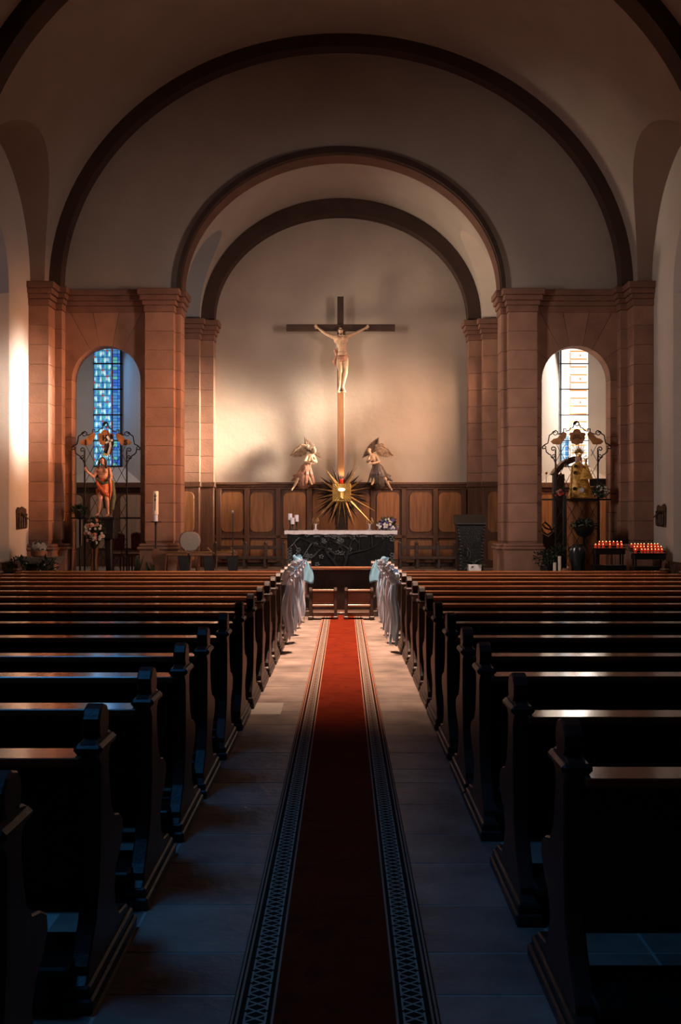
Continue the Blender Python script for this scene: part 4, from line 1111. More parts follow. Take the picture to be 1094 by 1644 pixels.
for pts in ([(-.085, -.05), (-.045, .05), (0, -.04), (.045, .05), (.085, -.05)], [(-.05, -.05), (0, .055), (.05, -.05)], [(-.035, -.012), (.035, -.012)], [(-.1, -.052), (-.06, -.052)], [(.06, -.052), (.1, -.052)]):
    m.tube([c_+Vector((a_, 0, b_)) for a_, b_ in pts], .0065, 4)
m.build('monogram', 'print_ink', g2)

# =============== RISEN CHRIST, LEFT NICHE ===============
Ys = 21.6
def S(px, py, dy=0): return W(px, py, Ys)+Vector((0, dy, 0))
def R_(u, v, dy=0): return S(100+u/6.32, 660+v/6.32, dy)
base = R_(415, 1070)
pd = thing('statue_pedestal', (base.x, Ys+.05, CF), 'dark boxy pedestal with rough wooden foot under the risen figure', 'pedestal')
a, b = R_(272, 1092), R_(538, 1092)
MB().box(a.x, b.x, Ys-.16, Ys+.26, a.z-.42, a.z-.0, .012).box(a.x-.03, b.x+.03, Ys-.19, Ys+.27, a.z-.02, a.z+.035, .01).build('box', 'leather', pd)
m = MB(); m.prism([(R_(300, 0).x, a.z-.42), (R_(372, 0).x, a.z-.42), (R_(350, 0).x, CF+.25), (R_(372, 0).x, CF), (R_(290, 0).x, CF), (R_(315, 0).x, CF+.4)], 'y', Ys-.10, Ys+.06, .01); m.build('foot', 'mid_wood', pd)
m = MB(); m.prism([(R_(430, 0).x, a.z-.42), (R_(500, 0).x, a.z-.42), (R_(505, 0).x, CF), (R_(450, 0).x, CF)], 'y', Ys-.04, Ys+.16, .01); m.build('foot', 'leather', pd)
rc = thing('risen_christ_statue', base, 'painted statue of bare-chested figure in red cloth raising a hand, left niche', 'statue')
m = MB(); hd = R_(413, 512, -.06)
head(m, hd, .070, turn=.12, nod=.08); chain(m, [R_(413, 560, -.01), R_(413, 530, -.03)], [.042, .038])
for (u, v, r, sc) in ((395, 600, .085, (1.1, .75, 1.1)), (435, 600, .085, (1.1, .75, 1.1)), (415, 625, .10, (1.25, .75, 1.1)), (417, 665, .09, (1.25, .75, 1.2)), (418, 705, .085, (1.2, .8, 1.1)), (420, 750, .10, (1.15, .85, 1.2))):
    m.ball(R_(u, v, .0), r, 12, 8, sc)
for q in (-1, 1): m.ball(R_(415+q*26, 612, -.062), .05, 8, 6, (1.1, .5, .7))
chain(m, [R_(358, 590, 0), R_(335, 640, -.01), R_(320, 668, -.03), R_(272, 618, -.16)], [.05, .042, .034, .022]); hand(m, R_(270, 616, -.16), (-.35, -.2, .9), 1, .062, .3)
chain(m, [R_(472, 590, 0), R_(492, 650, .0), R_(497, 680, -.04), R_(494, 700, -.12)], [.05, .04, .034, .022]); hand(m, R_(494, 700, -.12), (.1, -.3, -.9), -1, .06, 1.0)
chain(m, [R_(395, 800, 0), R_(388, 900, -.07), R_(374, 985, -.02), R_(366, 1045, .02)], [.075, .05, .042, .026])
chain(m, [R_(440, 800, 0), R_(458, 900, -.03), R_(462, 985, .0), R_(462, 1045, .02)], [.075, .05, .042, .026])
for fu in (364, 463):
    capsule(m, R_(fu, 1052, .02), R_(fu+(fu-413)*.12, 1062, -.10), .028, .022, 7)
    for k in range(5): capsule(m, R_(fu+(fu-413)*.12+(k-2)*6, 1062, -.11), R_(fu+(fu-413)*.12+(k-2)*7, 1064, -.14), .009, .008, 5)
fuse(m, 'body', 'skin_pink', rc, .0085, 3)
m = MB(); m.ball(hd+Vector((0, .02, .03)), .068, 10, 8, (1, 1, .95))
for q in (-1, 1):
    for k in range(6): m.ball(hd+Vector((q*(.058+.006*k), .01, .02-.028*k)), .03, 7, 5)
m.ball(hd+Vector((0, -.045, -.068)), .022, 7, 5)
fuse(m, 'hair', 'hair', rc, .009, 2)
m = MB()
chain(m, [R_(415, 715, -.0), R_(420, 770, -.0), R_(425, 830, .0)], [.10, .125, .11])
for k in range(8):
    f = k/7; chain(m, [R_(345+8*f, 690+20*f, -.03), R_(380+20*f, 760+22*f, -.13), R_(430+20*f, 830+14*f, -.12), R_(475+8*f, 870-26*f, -.05)], [.018, .03, .028, .018], 7)
chain(m, [R_(365, 800, -.06), R_(368, 880, -.05)], [.04, .018]); chain(m, [R_(488, 700, -.03), R_(492, 800, -.02), R_(482, 900, -.03)], [.035, .04, .02])
fuse(m, 'red_cloth', 'robe_red', rc, .010, 2)
m = MB(); chain(m, [R_(350, 685, -.02), R_(420, 738, -.10), R_(490, 710, -.03)], [.03, .035, .03]); chain(m, [R_(345, 620, .05), R_(350, 720, .06)], [.03, .04])
chain(m, [R_(430, 870, .06), R_(428, 970, .05)], [.06, .04]); chain(m, [R_(505, 720, .04), R_(515, 860, .04), R_(500, 990, .04)], [.04, .06, .05])
fuse(m, 'mantle', 'robe_green', rc, .011, 2)
m = MB(); m.tube([R_(500, 1060, -.16), R_(492, 560, -.16), R_(484, 205, -.17)], .009, 8); m.build('staff', 'iron', rc)
m = MB(); rows = []
bn = [(455, 250, 530, 238), (462, 290, 545, 300), (455, 335, 545, 345), (448, 380, 530, 395), (438, 425, 505, 448)]
for (u0, v0, u1, v1) in bn: rows.append([tuple(R_(u0+(u1-u0)*j/6, v0+(v1-v0)*j/6, -.19-.015*sin(j*1.3+v0*.02))) for j in range(7)])
m.grid(rows); rows2 = [[(p[0], p[1]+.012, p[2]) for p in r] for r in rows]; m.grid(rows2); m.build('banner', 'relief_brown', rc, smooth='full')
m = MB()
def strip(pts, w):
    P_ = [R_(u, v, -.212) for u, v in pts]; l = []
    for i, p in enumerate(P_):
        d = (P_[min(i+1, len(P_)-1)]-P_[max(i-1, 0)]).normalized(); n = Vector((-d.z, 0, d.x))*w; l.append((p-n, p+n))
    for i in range(len(l)-1):
        m.quad(l[i][0], l[i+1][0], l[i+1][1], l[i][1]); m.quad(*[q+Vector((0, .008, 0)) for q in (l[i][0], l[i+1][0], l[i+1][1], l[i][1])])
strip([(478, 262), (505, 310), (512, 360), (490, 440)], .022); strip([(462, 330), (535, 300)], .020); m.build('banner_cross', 'linen', rc)
m = MB()
for k in range(7): m.ball(R_(440+k*8, 445+5*sin(k*2), -.2), .022, 6, 5)
m.build('banner_fringe', 'gold', rc)

# =============== GOLD-ROBED MADONNA, RIGHT NICHE ===============
Ym = 22.15
def Q(u, v, dy=0): return W(850+u/4.484, 660+v/4.484, Ym)+Vector((0, dy, 0))
base = Q(372, 632)
pd = thing('statue_plinth', (base.x, Ym, CF), 'tall oak plinth behind the right grille carrying the gold-robed statue', 'pedestal')
a, b = Q(300, 0), Q(478, 0)
MB().box(a.x, b.x, Ym-.16, Ym+.2, CF, base.z-.05, .01).build('shaft', 'oak_panel', pd); MB().box(a.x-.05, b.x+.05, Ym-.2, Ym+.24, base.z-.05, base.z, .01).build('top', 'oak_frame', pd)
md = thing('madonna_statue', base, 'crowned madonna statue with child in stiff gold robes, right niche', 'statue')
def cone(m, c0, w0, c1, w1, dep, n=12, seg=28, wobn=9):
    rows = []
    for i in range(n+1):
        f = i/n; c = Vector(c0).lerp(Vector(c1), f); w = w0+(w1-w0)*f**1.15
        rows.append([(c.x+w*cos(2*pi*k/seg)*(1+.03*sin(wobn*2*pi*k/seg)*f), c.y+dep*w*sin(2*pi*k/seg)*(1+.05*sin(wobn*2*pi*k/seg)*f), c.z) for k in range(seg+1)])
    m.grid(rows); return m
m = cone(MB(), Q(352, 362), .04, Q(352, 395), .15, .8, 4); cone(m, Q(352, 395), .15, Q(374, 630), .27, .55, 14); m.build('gold_robe', 'robe_gold', md, smooth=True)
m = MB(); hd = Q(354, 342, -.05); head(m, hd, .060, turn=.1); chain(m, [Q(354, 372), Q(354, 350, -.02)], [.035, .032]); fuse(m, 'head', 'skin_pink', md, .008, 2)
m = MB(); m.ball(hd+Vector((0, .03, .015)), .066, 10, 8, (1, .9, 1))
for q in (-1, 1):
    for k in range(4): m.ball(hd+Vector((q*.058, .015, -.03*k)), .026, 6, 5)
fuse(m, 'veil', 'linen', md, .010, 2)
def crown(m, c, r, h):
    c = Vector(c); m.lathe([(r*.8, 0), (r*.85, h*.25)], c, 16)
    for k in range(6):
        a_ = 2*pi*k/6; p = c+Vector((cos(a_)*r*.83, sin(a_)*r*.83, h*.2))
        m.tube([p, p+Vector((cos(a_)*r*.45, sin(a_)*r*.45, h*.35)), c+Vector((cos(a_)*r*.5, sin(a_)*r*.5, h*.8)), c+Vector((0, 0, h*.95))], h*.045, 5)
    m.ball(c+Vector((0, 0, h*1.0)), h*.09, 6, 5); m.box(c.x-h*.02, c.x+h*.02, c.y-h*.02, c.y+h*.02, c.z+h, c.z+h*1.3); m.box(c.x-h*.09, c.x+h*.09, c.y-.004, c.y+.004, c.z+h*1.14, c.z+h*1.2)
m = MB(); crown(m, hd+Vector((0, 0, .045)), .075, .17); m.build('crown', 'gold_bright', md)
m = MB()
for k in range(15):
    an = radians(20+140*k/14); c_ = hd+Vector((.02, .08, .08)); m.tube([c_+Vector((cos(an)*.05, 0, sin(an)*.05)), c_+Vector((cos(an)*(.16+.05*(k % 2)), 0, sin(an)*(.22+.07*(k % 2))))], [.014, .004], 4)
m.build('ray_halo', 'brass', md)
m = cone(MB(), Q(398, 378, -.13), .03, Q(398, 492, -.17), .152, .45, 10); m.build('child_robe', 'robe_gold', md, smooth=True)
m = MB(); h2 = Q(398, 362, -.14); head(m, h2, .042); chain(m, [Q(398, 382, -.13), Q(398, 366, -.13)], [.022, .02])
chain(m, [Q(380, 402, -.17), Q(368, 412, -.22)], [.02, .016]); hand(m, Q(368, 412, -.22), (-.6, -.3, .7), 1, .04, .4); fuse(m, 'child', 'skin_pink', md, .007, 2)
m = MB(); crown(m, h2+Vector((0, 0, .03)), .05, .09); m.build('child_crown', 'gold_bright', md)
m = MB(); c_ = Q(368, 570, -.155)
m.lathe([(0, -.02), (.045, -.018), (.05, 0), (.05, .02)], (c_.x, c_.y, c_.z), 16, 'y'); m.build('medallion', 'candle_white', md, label='pale blue medallion on the gold robe')
m = MB()
for (u, v) in ((322, 445), (318, 560), (325, 400)): m.lathe([(0, -.02), (.035, -.015), (.04, .01)], Q(u, v, -.13), 12, 'y')
m.build('dark_jewels', 'black_ornament', md); rnd = random.Random(2); m = MB()
for k in range(36):
    f = rnd.random(); p = Q(330+rnd.uniform(-25, 70)*(.3+.7*f)+20*f, 400+215*f, 0); p.y = Ym-(.12+.02*f)-.02; m.ball(p, .012, 5, 4)
for k in range(14): p = Q(398+rnd.uniform(-35, 35), 410+rnd.uniform(10, 75), -.235); m.ball(p, .010, 5, 4)
m.build('embroidery', 'gold_bright', md, kind='stuff')
m = MB(); m.tube([Q(285, 625, -.15), Q(372, 627, -.17), Q(465, 625, -.15)], .014, 6); m.build('hem', 'brass', md)

# =============== DARK HOODED STAND AND BOARD BEHIND THE RIGHT GRILLE ===============
def V(u, v, Y, dy=0): return W(850+u/4.484, 660+v/4.484, Y)+Vector((0, dy, 0))
Yh = 23.3
hs = thing('carved_stand', (V(205, 0, Yh).x, Yh, CF), 'dark carved stand with curved hood and scroll foot behind the right grille', 'stand')
m = MB(); arc = [V(152+170*f, 455-125*sin(f*pi*.5)**.8, Yh) for f in [i/12 for i in range(13)]]
arc2 = [V(322, 365, Yh), V(240, 400, Yh), V(180, 465, Yh)]
m.prism([(p.x, p.z) for p in arc+arc2], 'y', Yh-.3, Yh+.1, .01); m.build('hood', 'relief_brown', hs)
a, b = V(172, 470, Yh), V(248, 470, Yh); MB().box(a.x, b.x, Yh-.12, Yh+.12, CF, a.z+.05, .015).build('column', 'leather', hs)
m = MB()
for p, q in ((V(124, 450, Yh), V(124, 512, Yh)),): m.tube([p, q], .006, 5)
for (u, v) in ((124, 447), (230, 455), (265, 395)): m.ball(V(u, v, Yh-.31), .032, 8, 6)
m.build('knob', 'brass', hs, smooth=True)
m = MB(); m.tube([V(u, v, Yh-.16) for u, v in [(90, 840), (100, 870), (130, 890), (165, 870), (150, 830), (115, 800), (98, 815), (112, 838), (140, 850), (175, 850), (200, 800)]], .022, 7); m.build('scroll', 'relief_brown', hs, smooth=True)
m = MB(); m.prism([(V(90, 0, Yh).x, V(0, 880, Yh).z), (V(130, 0, Yh).x, V(0, 905, Yh).z), (V(175, 0, Yh).x, V(0, 860, Yh).z), (V(250, 0, Yh).x, V(0, 790, Yh).z), (V(250, 0, Yh).x, CF), (V(90, 0, Yh).x, CF)], 'y', Yh-.15, Yh+.1, .01); m.build('foot', 'leather', hs)
a, b = V(435, 485, 22.9), V(562, 540, 22.9)
bd = thing('black_board', ((a.x+b.x)/2, 22.9, CF), 'black board on a post right of the gold-robed statue', 'board')
MB().box(a.x, b.x, 22.88, 22.92, b.z, a.z, .005).build('panel', 'leather', bd); MB().box((a.x+b.x)/2-.03, (a.x+b.x)/2+.03, 22.9, 22.94, CF, b.z+.02).build('post', 'leather', bd)
# thick dark post beside the grille
p = V(256, 520, 21.6); q_ = V(258, 660, 21.6)
t = thing('candle_post', (p.x, 21.6, CF), 'tall thick black iron post with spike, left in the right niche', 'post')
MB().box(p.x-.035, p.x+.035, 21.56, 21.64, CF, q_.z+.15, .006).build('shaft', 'iron', t); MB().tube([(p.x, 21.6, q_.z+.1), (p.x, 21.6, p.z)], [.02, .006], 6).build('spike', 'iron', t)

# =============== FLOWERS, POTS AND URN NEAR THE NICHES ===============
def potat(prof, c, mt='terracotta', seg=18):
    return lambda t: MB().lathe(prof, c, seg).build('pot', mt, t, smooth=True)
c_ = V(525, 575, 21.7); zb = V(0, 634, 21.8).z+.018
bouquet('flower_pot', (c_.x, 21.8, zb), 'round dark-leaved white bouquet on the grille bar, right niche', (c_.x, 21.8, c_.z), .16, (1.0, .7, .75), [('flower_white', .6), ('leaf_pale', .4)], 260, 5, .022, 34, pot=potat([(.05, 0), (.085, .07), (.09, .09), (0, .09)], (c_.x, 21.8, zb), 'iron'))
c_ = V(220, 605, 21.8)
bouquet('flower_pot', (c_.x, 21.8, zb), 'small red and pink posy on the grille bar beside the gold robe', (c_.x, 21.8, c_.z+.03), .10, (1.1, .7, .8), [('flower_red', .6), ('flower_pink', .4)], 70, 6, .026, 18, pot=potat([(.03, 0), (.05, .05), (0, .05)], (c_.x, 21.8, zb), 'iron'))
c_ = V(395, 830, 21.3)
def pot_bowl(t):
    MB().lathe([(.06, -.20), (.13, -.17), (.20, -.06), (.22, 0), (.20, .005), (0, -.01)], (c_.x, 21.3, c_.z-.02), 22).build('bowl', 'iron', t, smooth=True)
    MB().lathe([(.14, 0), (.12, .03), (.03, .08), (.025, c_.z-.25-CF), (.06, c_.z-.2-CF)], (c_.x, 21.3, CF), 12).build('stand', 'iron', t, smooth=True)
bouquet('plant_bowl', (c_.x, 21.3, CF), 'dark plant bowl on tall black stand before the right grille', (c_.x, 21.3, c_.z+.02), .24, (1.05, .7, .45), [('leaf_pale', 1)], 420, 7, .018, 30, pot=pot_bowl, cat='plant')
# pink arrangement before the risen figure
c_ = S(161.5, 852, -.55)
def pot_pink(t):
    MB().lathe([(.10, 0), (.10, .02), (.02, .04), (.02, c_.z-.38-CF), (.08, c_.z-.30-CF), (.09, c_.z-.22-CF), (0, c_.z-.22-CF)], (c_.x, c_.y, CF), 14).build('vase_stand', 'iron', t, smooth=True)
bouquet('flower_arrangement', (c_.x, c_.y, CF), 'tall pink and white flower arrangement before the risen figure statue', c_, .26, (.82, .5, 1.0), [('flower_pink', .45), ('flower_white', .55)], 520, 9, .036, 40, pot=pot_pink)
# dark bowl on a post, left niche
c_ = W(128.5, 820, 21.7)
def pot_dark(t):
    MB().lathe([(.05, -.18), (.10, -.15), (.12, -.03), (.13, 0), (0, 0)], (c_.x, 21.7, c_.z), 16).build('bowl', 'iron', t, smooth=True)
    MB().lathe([(.09, 0), (.02, .03), (.02, c_.z-.16-CF)], (c_.x, 21.7, CF), 10).build('stand', 'iron', t)
bouquet('plant_bowl', (c_.x, 21.7, CF), 'almost black plant bowl on thin stand, far left of the left niche', (c_.x, 21.7, c_.z+.02), .17, (1.0, .7, .55), [('leaf', 1)], 240, 10, .02, 12, pot=pot_dark, cat='plant')
# stone side table with white flowers
Yt2 = 20.0
def T(u, v): return W(u/4.558, 840+v/4.558, Yt2)
a, b = T(145, 245), T(455, 280)
st = thing('stone_side_table', ((a.x+b.x)/2, Yt2, CF), 'grey stone slab table beside the left nave pilasters', 'table')
m = MB(); m.prism([(a.x, a.z), (b.x, a.z), (b.x-.06, a.z-.06), (b.x-.10, b.z-.04), (a.x+.12, b.z-.04), (a.x+.04, a.z-.06)], 'y', Yt2-.30, Yt2+.30, .006); m.build('slab', 'stone_grey', st)
MB().box(a.x+.18, b.x-.22, Yt2-.2, Yt2+.2, CF, b.z-.03, .01).build('base', 'sandstone_dark', st)
c_ = T(285, 185)
bouquet('flower_pot', (c_.x, Yt2, a.z), 'orange pot of white flowers on the grey stone side table', (c_.x, Yt2, c_.z+.02), .17, (1.0, .7, .5), [('flower_white', 1)], 200, 12, .035, 34, leafm='leaf_pale', pot=potat([(.11, 0), (.15, .02), (.16, .12), (.14, .12), (0, .10)], (c_.x, Yt2, a.z), 'terracotta'))
for (u, sd, lab) in ((200, 13, 'dark leafy plant under the stone table, its left side'), (405, 14, 'dark leafy plant with pale blooms under the stone table, its right side')):
    c_ = T(u, 310); c_.y = Yt2-.55
    bouquet('potted_plant', (c_.x, c_.y, CF), lab, (c_.x, c_.y, CF+.28), .20, (1.0, .6, .9), [('leaf_pale', .5), ('flower_white', .2)], 240, sd, .02, 16, cat='plant', pot=potat([(.07, 0), (.10, .10), (.09, .11), (0, .10)], (c_.x, c_.y, CF), 'iron'))
# dark urn
a = W(928, 915, 20.6); hh = W(0, 874, 20.6).z-CF
t = thing('dark_urn', (a.x, 20.6, CF), 'large glossy blue-black urn standing before the right grille', 'urn')
MB().lathe([(.10, 0), (.12, .02), (.13, .2), (.17, hh*.65), (.182, hh*.80), (.165, hh*.90), (.10, hh*.96), (.11, hh), (.09, hh-.01), (.0, hh-.05)], (a.x, 20.6, CF), 28).build('body', 'vase_dark', t, smooth=True)
m = MB()
for q in (-1, 1): m.tube([(a.x+q*(.12+.07*sin(pi*i/8)), 20.6, CF+hh*(.80+.14*i/8)) for i in range(9)], .012, 6)
m.build('handle', 'vase_dark', t, smooth=True)
# small pots and candles left of the urn
c_ = W(876, 900, 20.7)
bouquet('potted_plant', (c_.x, 20.7, CF), 'low dark potted plant by the base of the right chancel pier', (c_.x, 20.7, c_.z+.06), .20, (1.3, .6, .7), [('leaf_pale', .6)], 240, 15, .018, 14, cat='plant', pot=potat([(.08, 0), (.10, .02), (.11, .22), (.12, .24), (.1, .24), (0, .2)], (c_.x, 20.7, CF), 'vase_dark'))
c_ = W(897, 888, 20.9)
bouquet('potted_plant', (c_.x, 20.9, CF), 'taller dark plant between the right pier and the urn', (c_.x, 20.9, c_.z), .16, (1.1, .6, 1.1), [('flower_pink', .3)], 200, 16, .018, 12, cat='plant', pot=potat([(.08, 0), (.10, .3), (.11, .42), (0, .4)], (c_.x, 20.9, CF), 'iron'))
for (px, py, lab) in ((891, 903, 'pale pillar candle on the floor left of the urn, left one'), (899, 893, 'taller pale pillar candle on the floor left of the urn')):
    p = W(px, py, 20.35); t = thing('pillar_candle', (p.x, 20.35, CF), lab, 'candle')
    MB().lathe([(.032, 0), (.032, p.z-CF-.01), (.02, p.z-CF), (0, p.z-CF-.01)], (p.x, 20.35, CF), 14).build('wax', 'candle', t, smooth=True)
    MB().lathe([(.06, 0), (.07, .012), (.03, .014)], (p.x, 20.35, CF), 14).build('saucer', 'brass', t)
p = W(909, 907, 20.3); t = thing('round_pot', (p.x, 20.3, CF), 'squat orange clay pot just left of the urn', 'pot')
MB().lathe([(.06, 0), (.10, .04), (.105, .12), (.07, .19), (.075, .2), (.06, .2), (0, .18)], (p.x, 20.3, CF), 18).build('body', 'terracotta', t, smooth=True)
# bar of snake plant
for (px, lab, n, h) in ((220.5, 'snake plant with upright leaves left of the big candle stand', 9, .34), (244, 'small dark snake plant beside the wooden prayer desk', 5, .20)):
    YS = 21.0 if px < 230 else 20.65
    p = W(px-2 if px > 230 else px, 915, YS); t = thing('snake_plant', (p.x, YS, CF), lab, 'plant'); rnd = random.Random(int(px))
    MB().lathe([(.08, 0), (.10, .12), (.09, .12), (0, .10)], (p.x, YS, CF), 14).build('pot', 'terracotta', t)
    m = MB()
    for k in range(n):
        x0 = p.x+rnd.uniform(-.06, .06); dx = rnd.uniform(-.10, .10); hh = h*rnd.uniform(.6, 1.1)
        m.prism([(x0-.014, CF+.1), (x0+.014, CF+.1), (x0+.018+dx*.5, CF+.1+hh*.5), (x0+dx, CF+.1+hh), (x0-.018+dx*.5, CF+.1+hh*.5)], 'y', YS+rnd.uniform(-.05, .05), YS+.055, 0)
    m.build('leaves', 'leaf_pale', t)

# =============== VOTIVE CANDLE RACKS ===============
def votive_rack(xa, xb, Y, ytray, ybase, label, rows_, n, grp, lab2, seed):
    a, b = W(xa, ytray, Y), W(xb, ytray, Y); t = thing('votive_rack', ((a.x+b.x)/2, Y, CF), label, 'candle rack')
    step = .05; z = a.z
    for r in range(rows_):
        MB().box(a.x, b.x, Y-.16+r*.13, Y-.02+r*.13, z+r*step-.02, z+r*step, .004).build('tray', 'iron', t)
        MB().tube([(a.x, Y-.16+r*.13, z+r*step+.03), (b.x, Y-.16+r*.13, z+r*step+.03)], .005, 5).build('rail', 'iron', t)
    MB().box(a.x+.02, b.x-.02, Y-.15, Y+.10, z-.12, z-.022, .008).build('drip_box', 'iron', t)
    for x in (a.x+.06, b.x-.06):
        MB().box(x-.012, x+.012, Y-.12, Y-.09, CF, z-.1).build('leg', 'iron', t); MB().box(x-.012, x+.012, Y+.06, Y+.09, CF, z-.1).build('leg', 'iron', t)
    MB().box(a.x, b.x, Y-.16, Y+.12, CF+.04, W(0, ybase, Y).z, .008).build('lower_tray', 'iron', t)
    rnd = random.Random(seed); vc = None
    for r in range(rows_):
        for k in range(n):
            if rnd.random() < .10: continue
            x = a.x+.045+(b.x-a.x-.09)*(k+.5*(r % 2)*.8)/(n-.4); loc = (x+rnd.uniform(-.008, .008), Y-.09+r*.13+rnd.uniform(-.02, .01), z+r*step+.0015)
            if vc is None:
                vc = thing('votive_candle', loc, lab2, 'candle', grp)
                MB().lathe([(.020, 0), (.025, .01), (.027, .075), (.024, .075), (.018, .012)], loc, 10).build('glass', 'red_glass', vc, smooth=True)
                MB().lathe([(.026, .012), (.026, .035), (0, .036)], loc, 8).build('wax', 'candle', vc)
                MB().ball((loc[0], loc[1], loc[2]+.070), .010, 6, 5, (1, 1, 1.8)).build('flame', 'flame', vc)
            else: dup(vc, loc)
votive_rack(951, 1003, 20.3, 880, 907, 'black metal candle rack with one row of red lights, by the urn', 2, 8, 'red candles on the near-urn rack', 'small lit red glass candle on the rack beside the urn', 1)
votive_rack(1014, 1068, 20.2, 888, 909, 'black candle rack full of red lights, far right by the wall', 3, 9, 'red candles on the far-right rack', 'small lit red glass candle on the crowded far-right rack', 2)

# =============== PASCHAL CANDLE ===============
Yp = 21.2
p = W(250.2, 837, Yp); t = thing('paschal_candle', (p.x, Yp, CF), 'tall thick candle with black ornament on slender iron stand by the left pier', 'candle')
zp = p.z; z1 = W(0, 788.5, Yp).z; zm = W(0, 826, Yp).z
MB().lathe([(.12, 0), (.11, .02), (.03, .05), (.022, .10), (.04, .16), (.05, .22), (.022, .30), (.018, zp-CF-.1), (.03, zp-CF-.03), (.115, zp-CF-.012), (.115, zp-CF), (0, zp-CF)], (p.x, Yp, CF), 18).build('stand', 'iron', t, smooth=True)
MB().lathe([(.046, 0), (.046, zm-zp-.008), (0, zm-zp-.008)], (p.x, Yp, zp), 18).build('lower_candle', 'candle_white', t, smooth=True)
MB().lathe([(.056, 0), (.056, z1-zm-.01), (.04, z1-zm), (0, z1-zm-.012)], (p.x, Yp, zm), 20).build('upper_candle', 'candle', t, smooth=True)
m = MB(); zc = (z1+zm)/2+.06
m.tube([(p.x-.004, Yp-.058, zc-.22), (p.x+.004, Yp-.058, zc), (p.x, Yp-.058, zc+.13)], .009, 6); m.tube([(p.x-.028, Yp-.056, zc+.085), (p.x, Yp-.062, zc+.045), (p.x+.028, Yp-.056, zc+.085)], .007, 6)
m.ball((p.x, Yp-.062, zc+.09), .017, 6, 5); m.ball((p.x, Yp-.062, zc), .02, 6, 5, (1, .5, 2)); m.build('ornament', 'black_ornament', t, smooth=True)

# =============== SEATING LEFT OF THE ALTAR ===============
Yo = 21.3
p = W(303, 884, Yo); t = thing('celebrant_chair', (p.x, Yo, CF), 'armless chair with large oval grey upholstered back, left of the altar', 'chair')
m = MB(); cz = W(0, 869.5, Yo).z; pts = [(p.x+.215*(abs(cos(a_))**.75)*(1 if cos(a_) > 0 else -1)*(1-.10*(1 if sin(a_) < 0 else 0)*abs(sin(a_))), cz+.205*(abs(sin(a_))**.8)*(1 if sin(a_) > 0 else -1)) for a_ in [2*pi*i/36 for i in range(36)]]
m.prism(pts, 'y', Yo+.16, Yo+.22, .018); m.build('backrest', 'upholstery', t)
m = MB(); m.tube([(x_, Yo+.19, z_) for x_, z_ in pts+pts[:1]], .014, 6); m.build('back_rim', 'mid_wood', t, smooth=True)
MB().box(p.x-.23, p.x+.23, Yo-.22, Yo+.22, CF+.40, CF+.47, .03).build('seat', 'upholstery', t)
for q in (-1, 1):
    for dy in (-.19, .17): MB().box(p.x+q*.19-.018, p.x+q*.19+.018, Yo+dy-.018, Yo+dy+.018, CF, CF+(.41 if dy < 0 else .6)).build('leg', 'mid_wood', t)
Yk = 20.3
for (xa, xb, lab) in ((268, 303, 'wooden stool with dark wedge side, nearest the big candle'), (308, 343, 'wooden stool with dark wedge side, middle of three left of the altar'), (349, 381, 'wooden stool with dark wedge side, nearest the black microphone pole')):
    a, b = W(xa, 885, Yk), W(xb, 894, Yk); t = thing('sacristy_stool', ((a.x+b.x)/2, Yk, CF), lab, 'stool', 'three wooden stools left of the altar')
    m = MB(); m.box(a.x, b.x, Yk-.17, Yk+.2, b.z+.02, a.z-.02, .012); m.build('seat', 'mid_wood', t)
    m = MB(); m.tube([(a.x+.0, Yk-.17, a.z-.01), (b.x, Yk-.17, a.z-.01)], .012, 6); m.tube([(b.x-.14, Yk+.2, a.z+.06), (b.x-.02, Yk-.12, a.z-.01)], .012, 6); m.build('rim', 'brass', t, smooth=True)
    m = MB(); m.prism([(b.x-.20, b.z+.03), (b.x+.02, b.z+.03), (b.x-.01, CF+.08), (b.x+.02, CF), (b.x-.20, CF), (b.x-.15, CF+.08)], 'y', Yk-.14, Yk+.16, .01); m.build('wedge_side', 'leather', t)
    m = MB(); m.tube([(a.x+.015, Yk-.14, b.z+.04), (a.x-.01, Yk-.14, CF+.15), (a.x+.0, Yk-.14, CF)], .013, 6); m.tube([(a.x, Yk-.14, CF+.06), (b.x-.18, Yk-.14, CF+.06)], .010, 6); m.build('leg', 'mid_wood', t)
a, b = W(247, 882, 20.6), W(268, 915, 20.6)
t = thing('prayer_desk', ((a.x+b.x)/2, 20.6, CF), 'brown wooden prayer desk with curved side next to the stools', 'desk')
for yy in (20.45, 20.75):
    m = MB(); m.prism([(a.x, a.z), (a.x+.05, a.z+.02), (a.x+.12, a.z-.05), (b.x+.02, a.z-.09), (b.x-.02, CF+.12), (b.x, CF), (a.x+.04, CF), (a.x+.05, CF+.2), (a.x-.02, CF+.42)], 'y', yy, yy+.03, .005); m.build('side_panel', 'mid_wood', t)
MB().box(a.x+.12, b.x+.02, 20.47, 20.77, a.z-.10, a.z-.07, .005).build('shelf', 'mid_wood', t); MB().box(a.x+.06, b.x-.04, 20.6, 20.62, CF+.05, a.z-.1).build('panel', 'mid_wood', t)
p = W(374, 820, 19.9); t = thing('microphone_stand', (p.x, 19.9, CF), 'thin black pole with small microphone head left of the altar', 'microphone')
MB().lathe([(.11, 0), (.10, .02), (.012, .04), (.012, p.z-CF-.05), (0, p.z-CF-.05)], (p.x, 19.9, CF), 12).build('pole', 'iron', t); MB().ball((p.x, 19.9, p.z-.02), .022, 8, 6, (1, 1, 1.6)).build('head', 'steel', t, smooth=True)
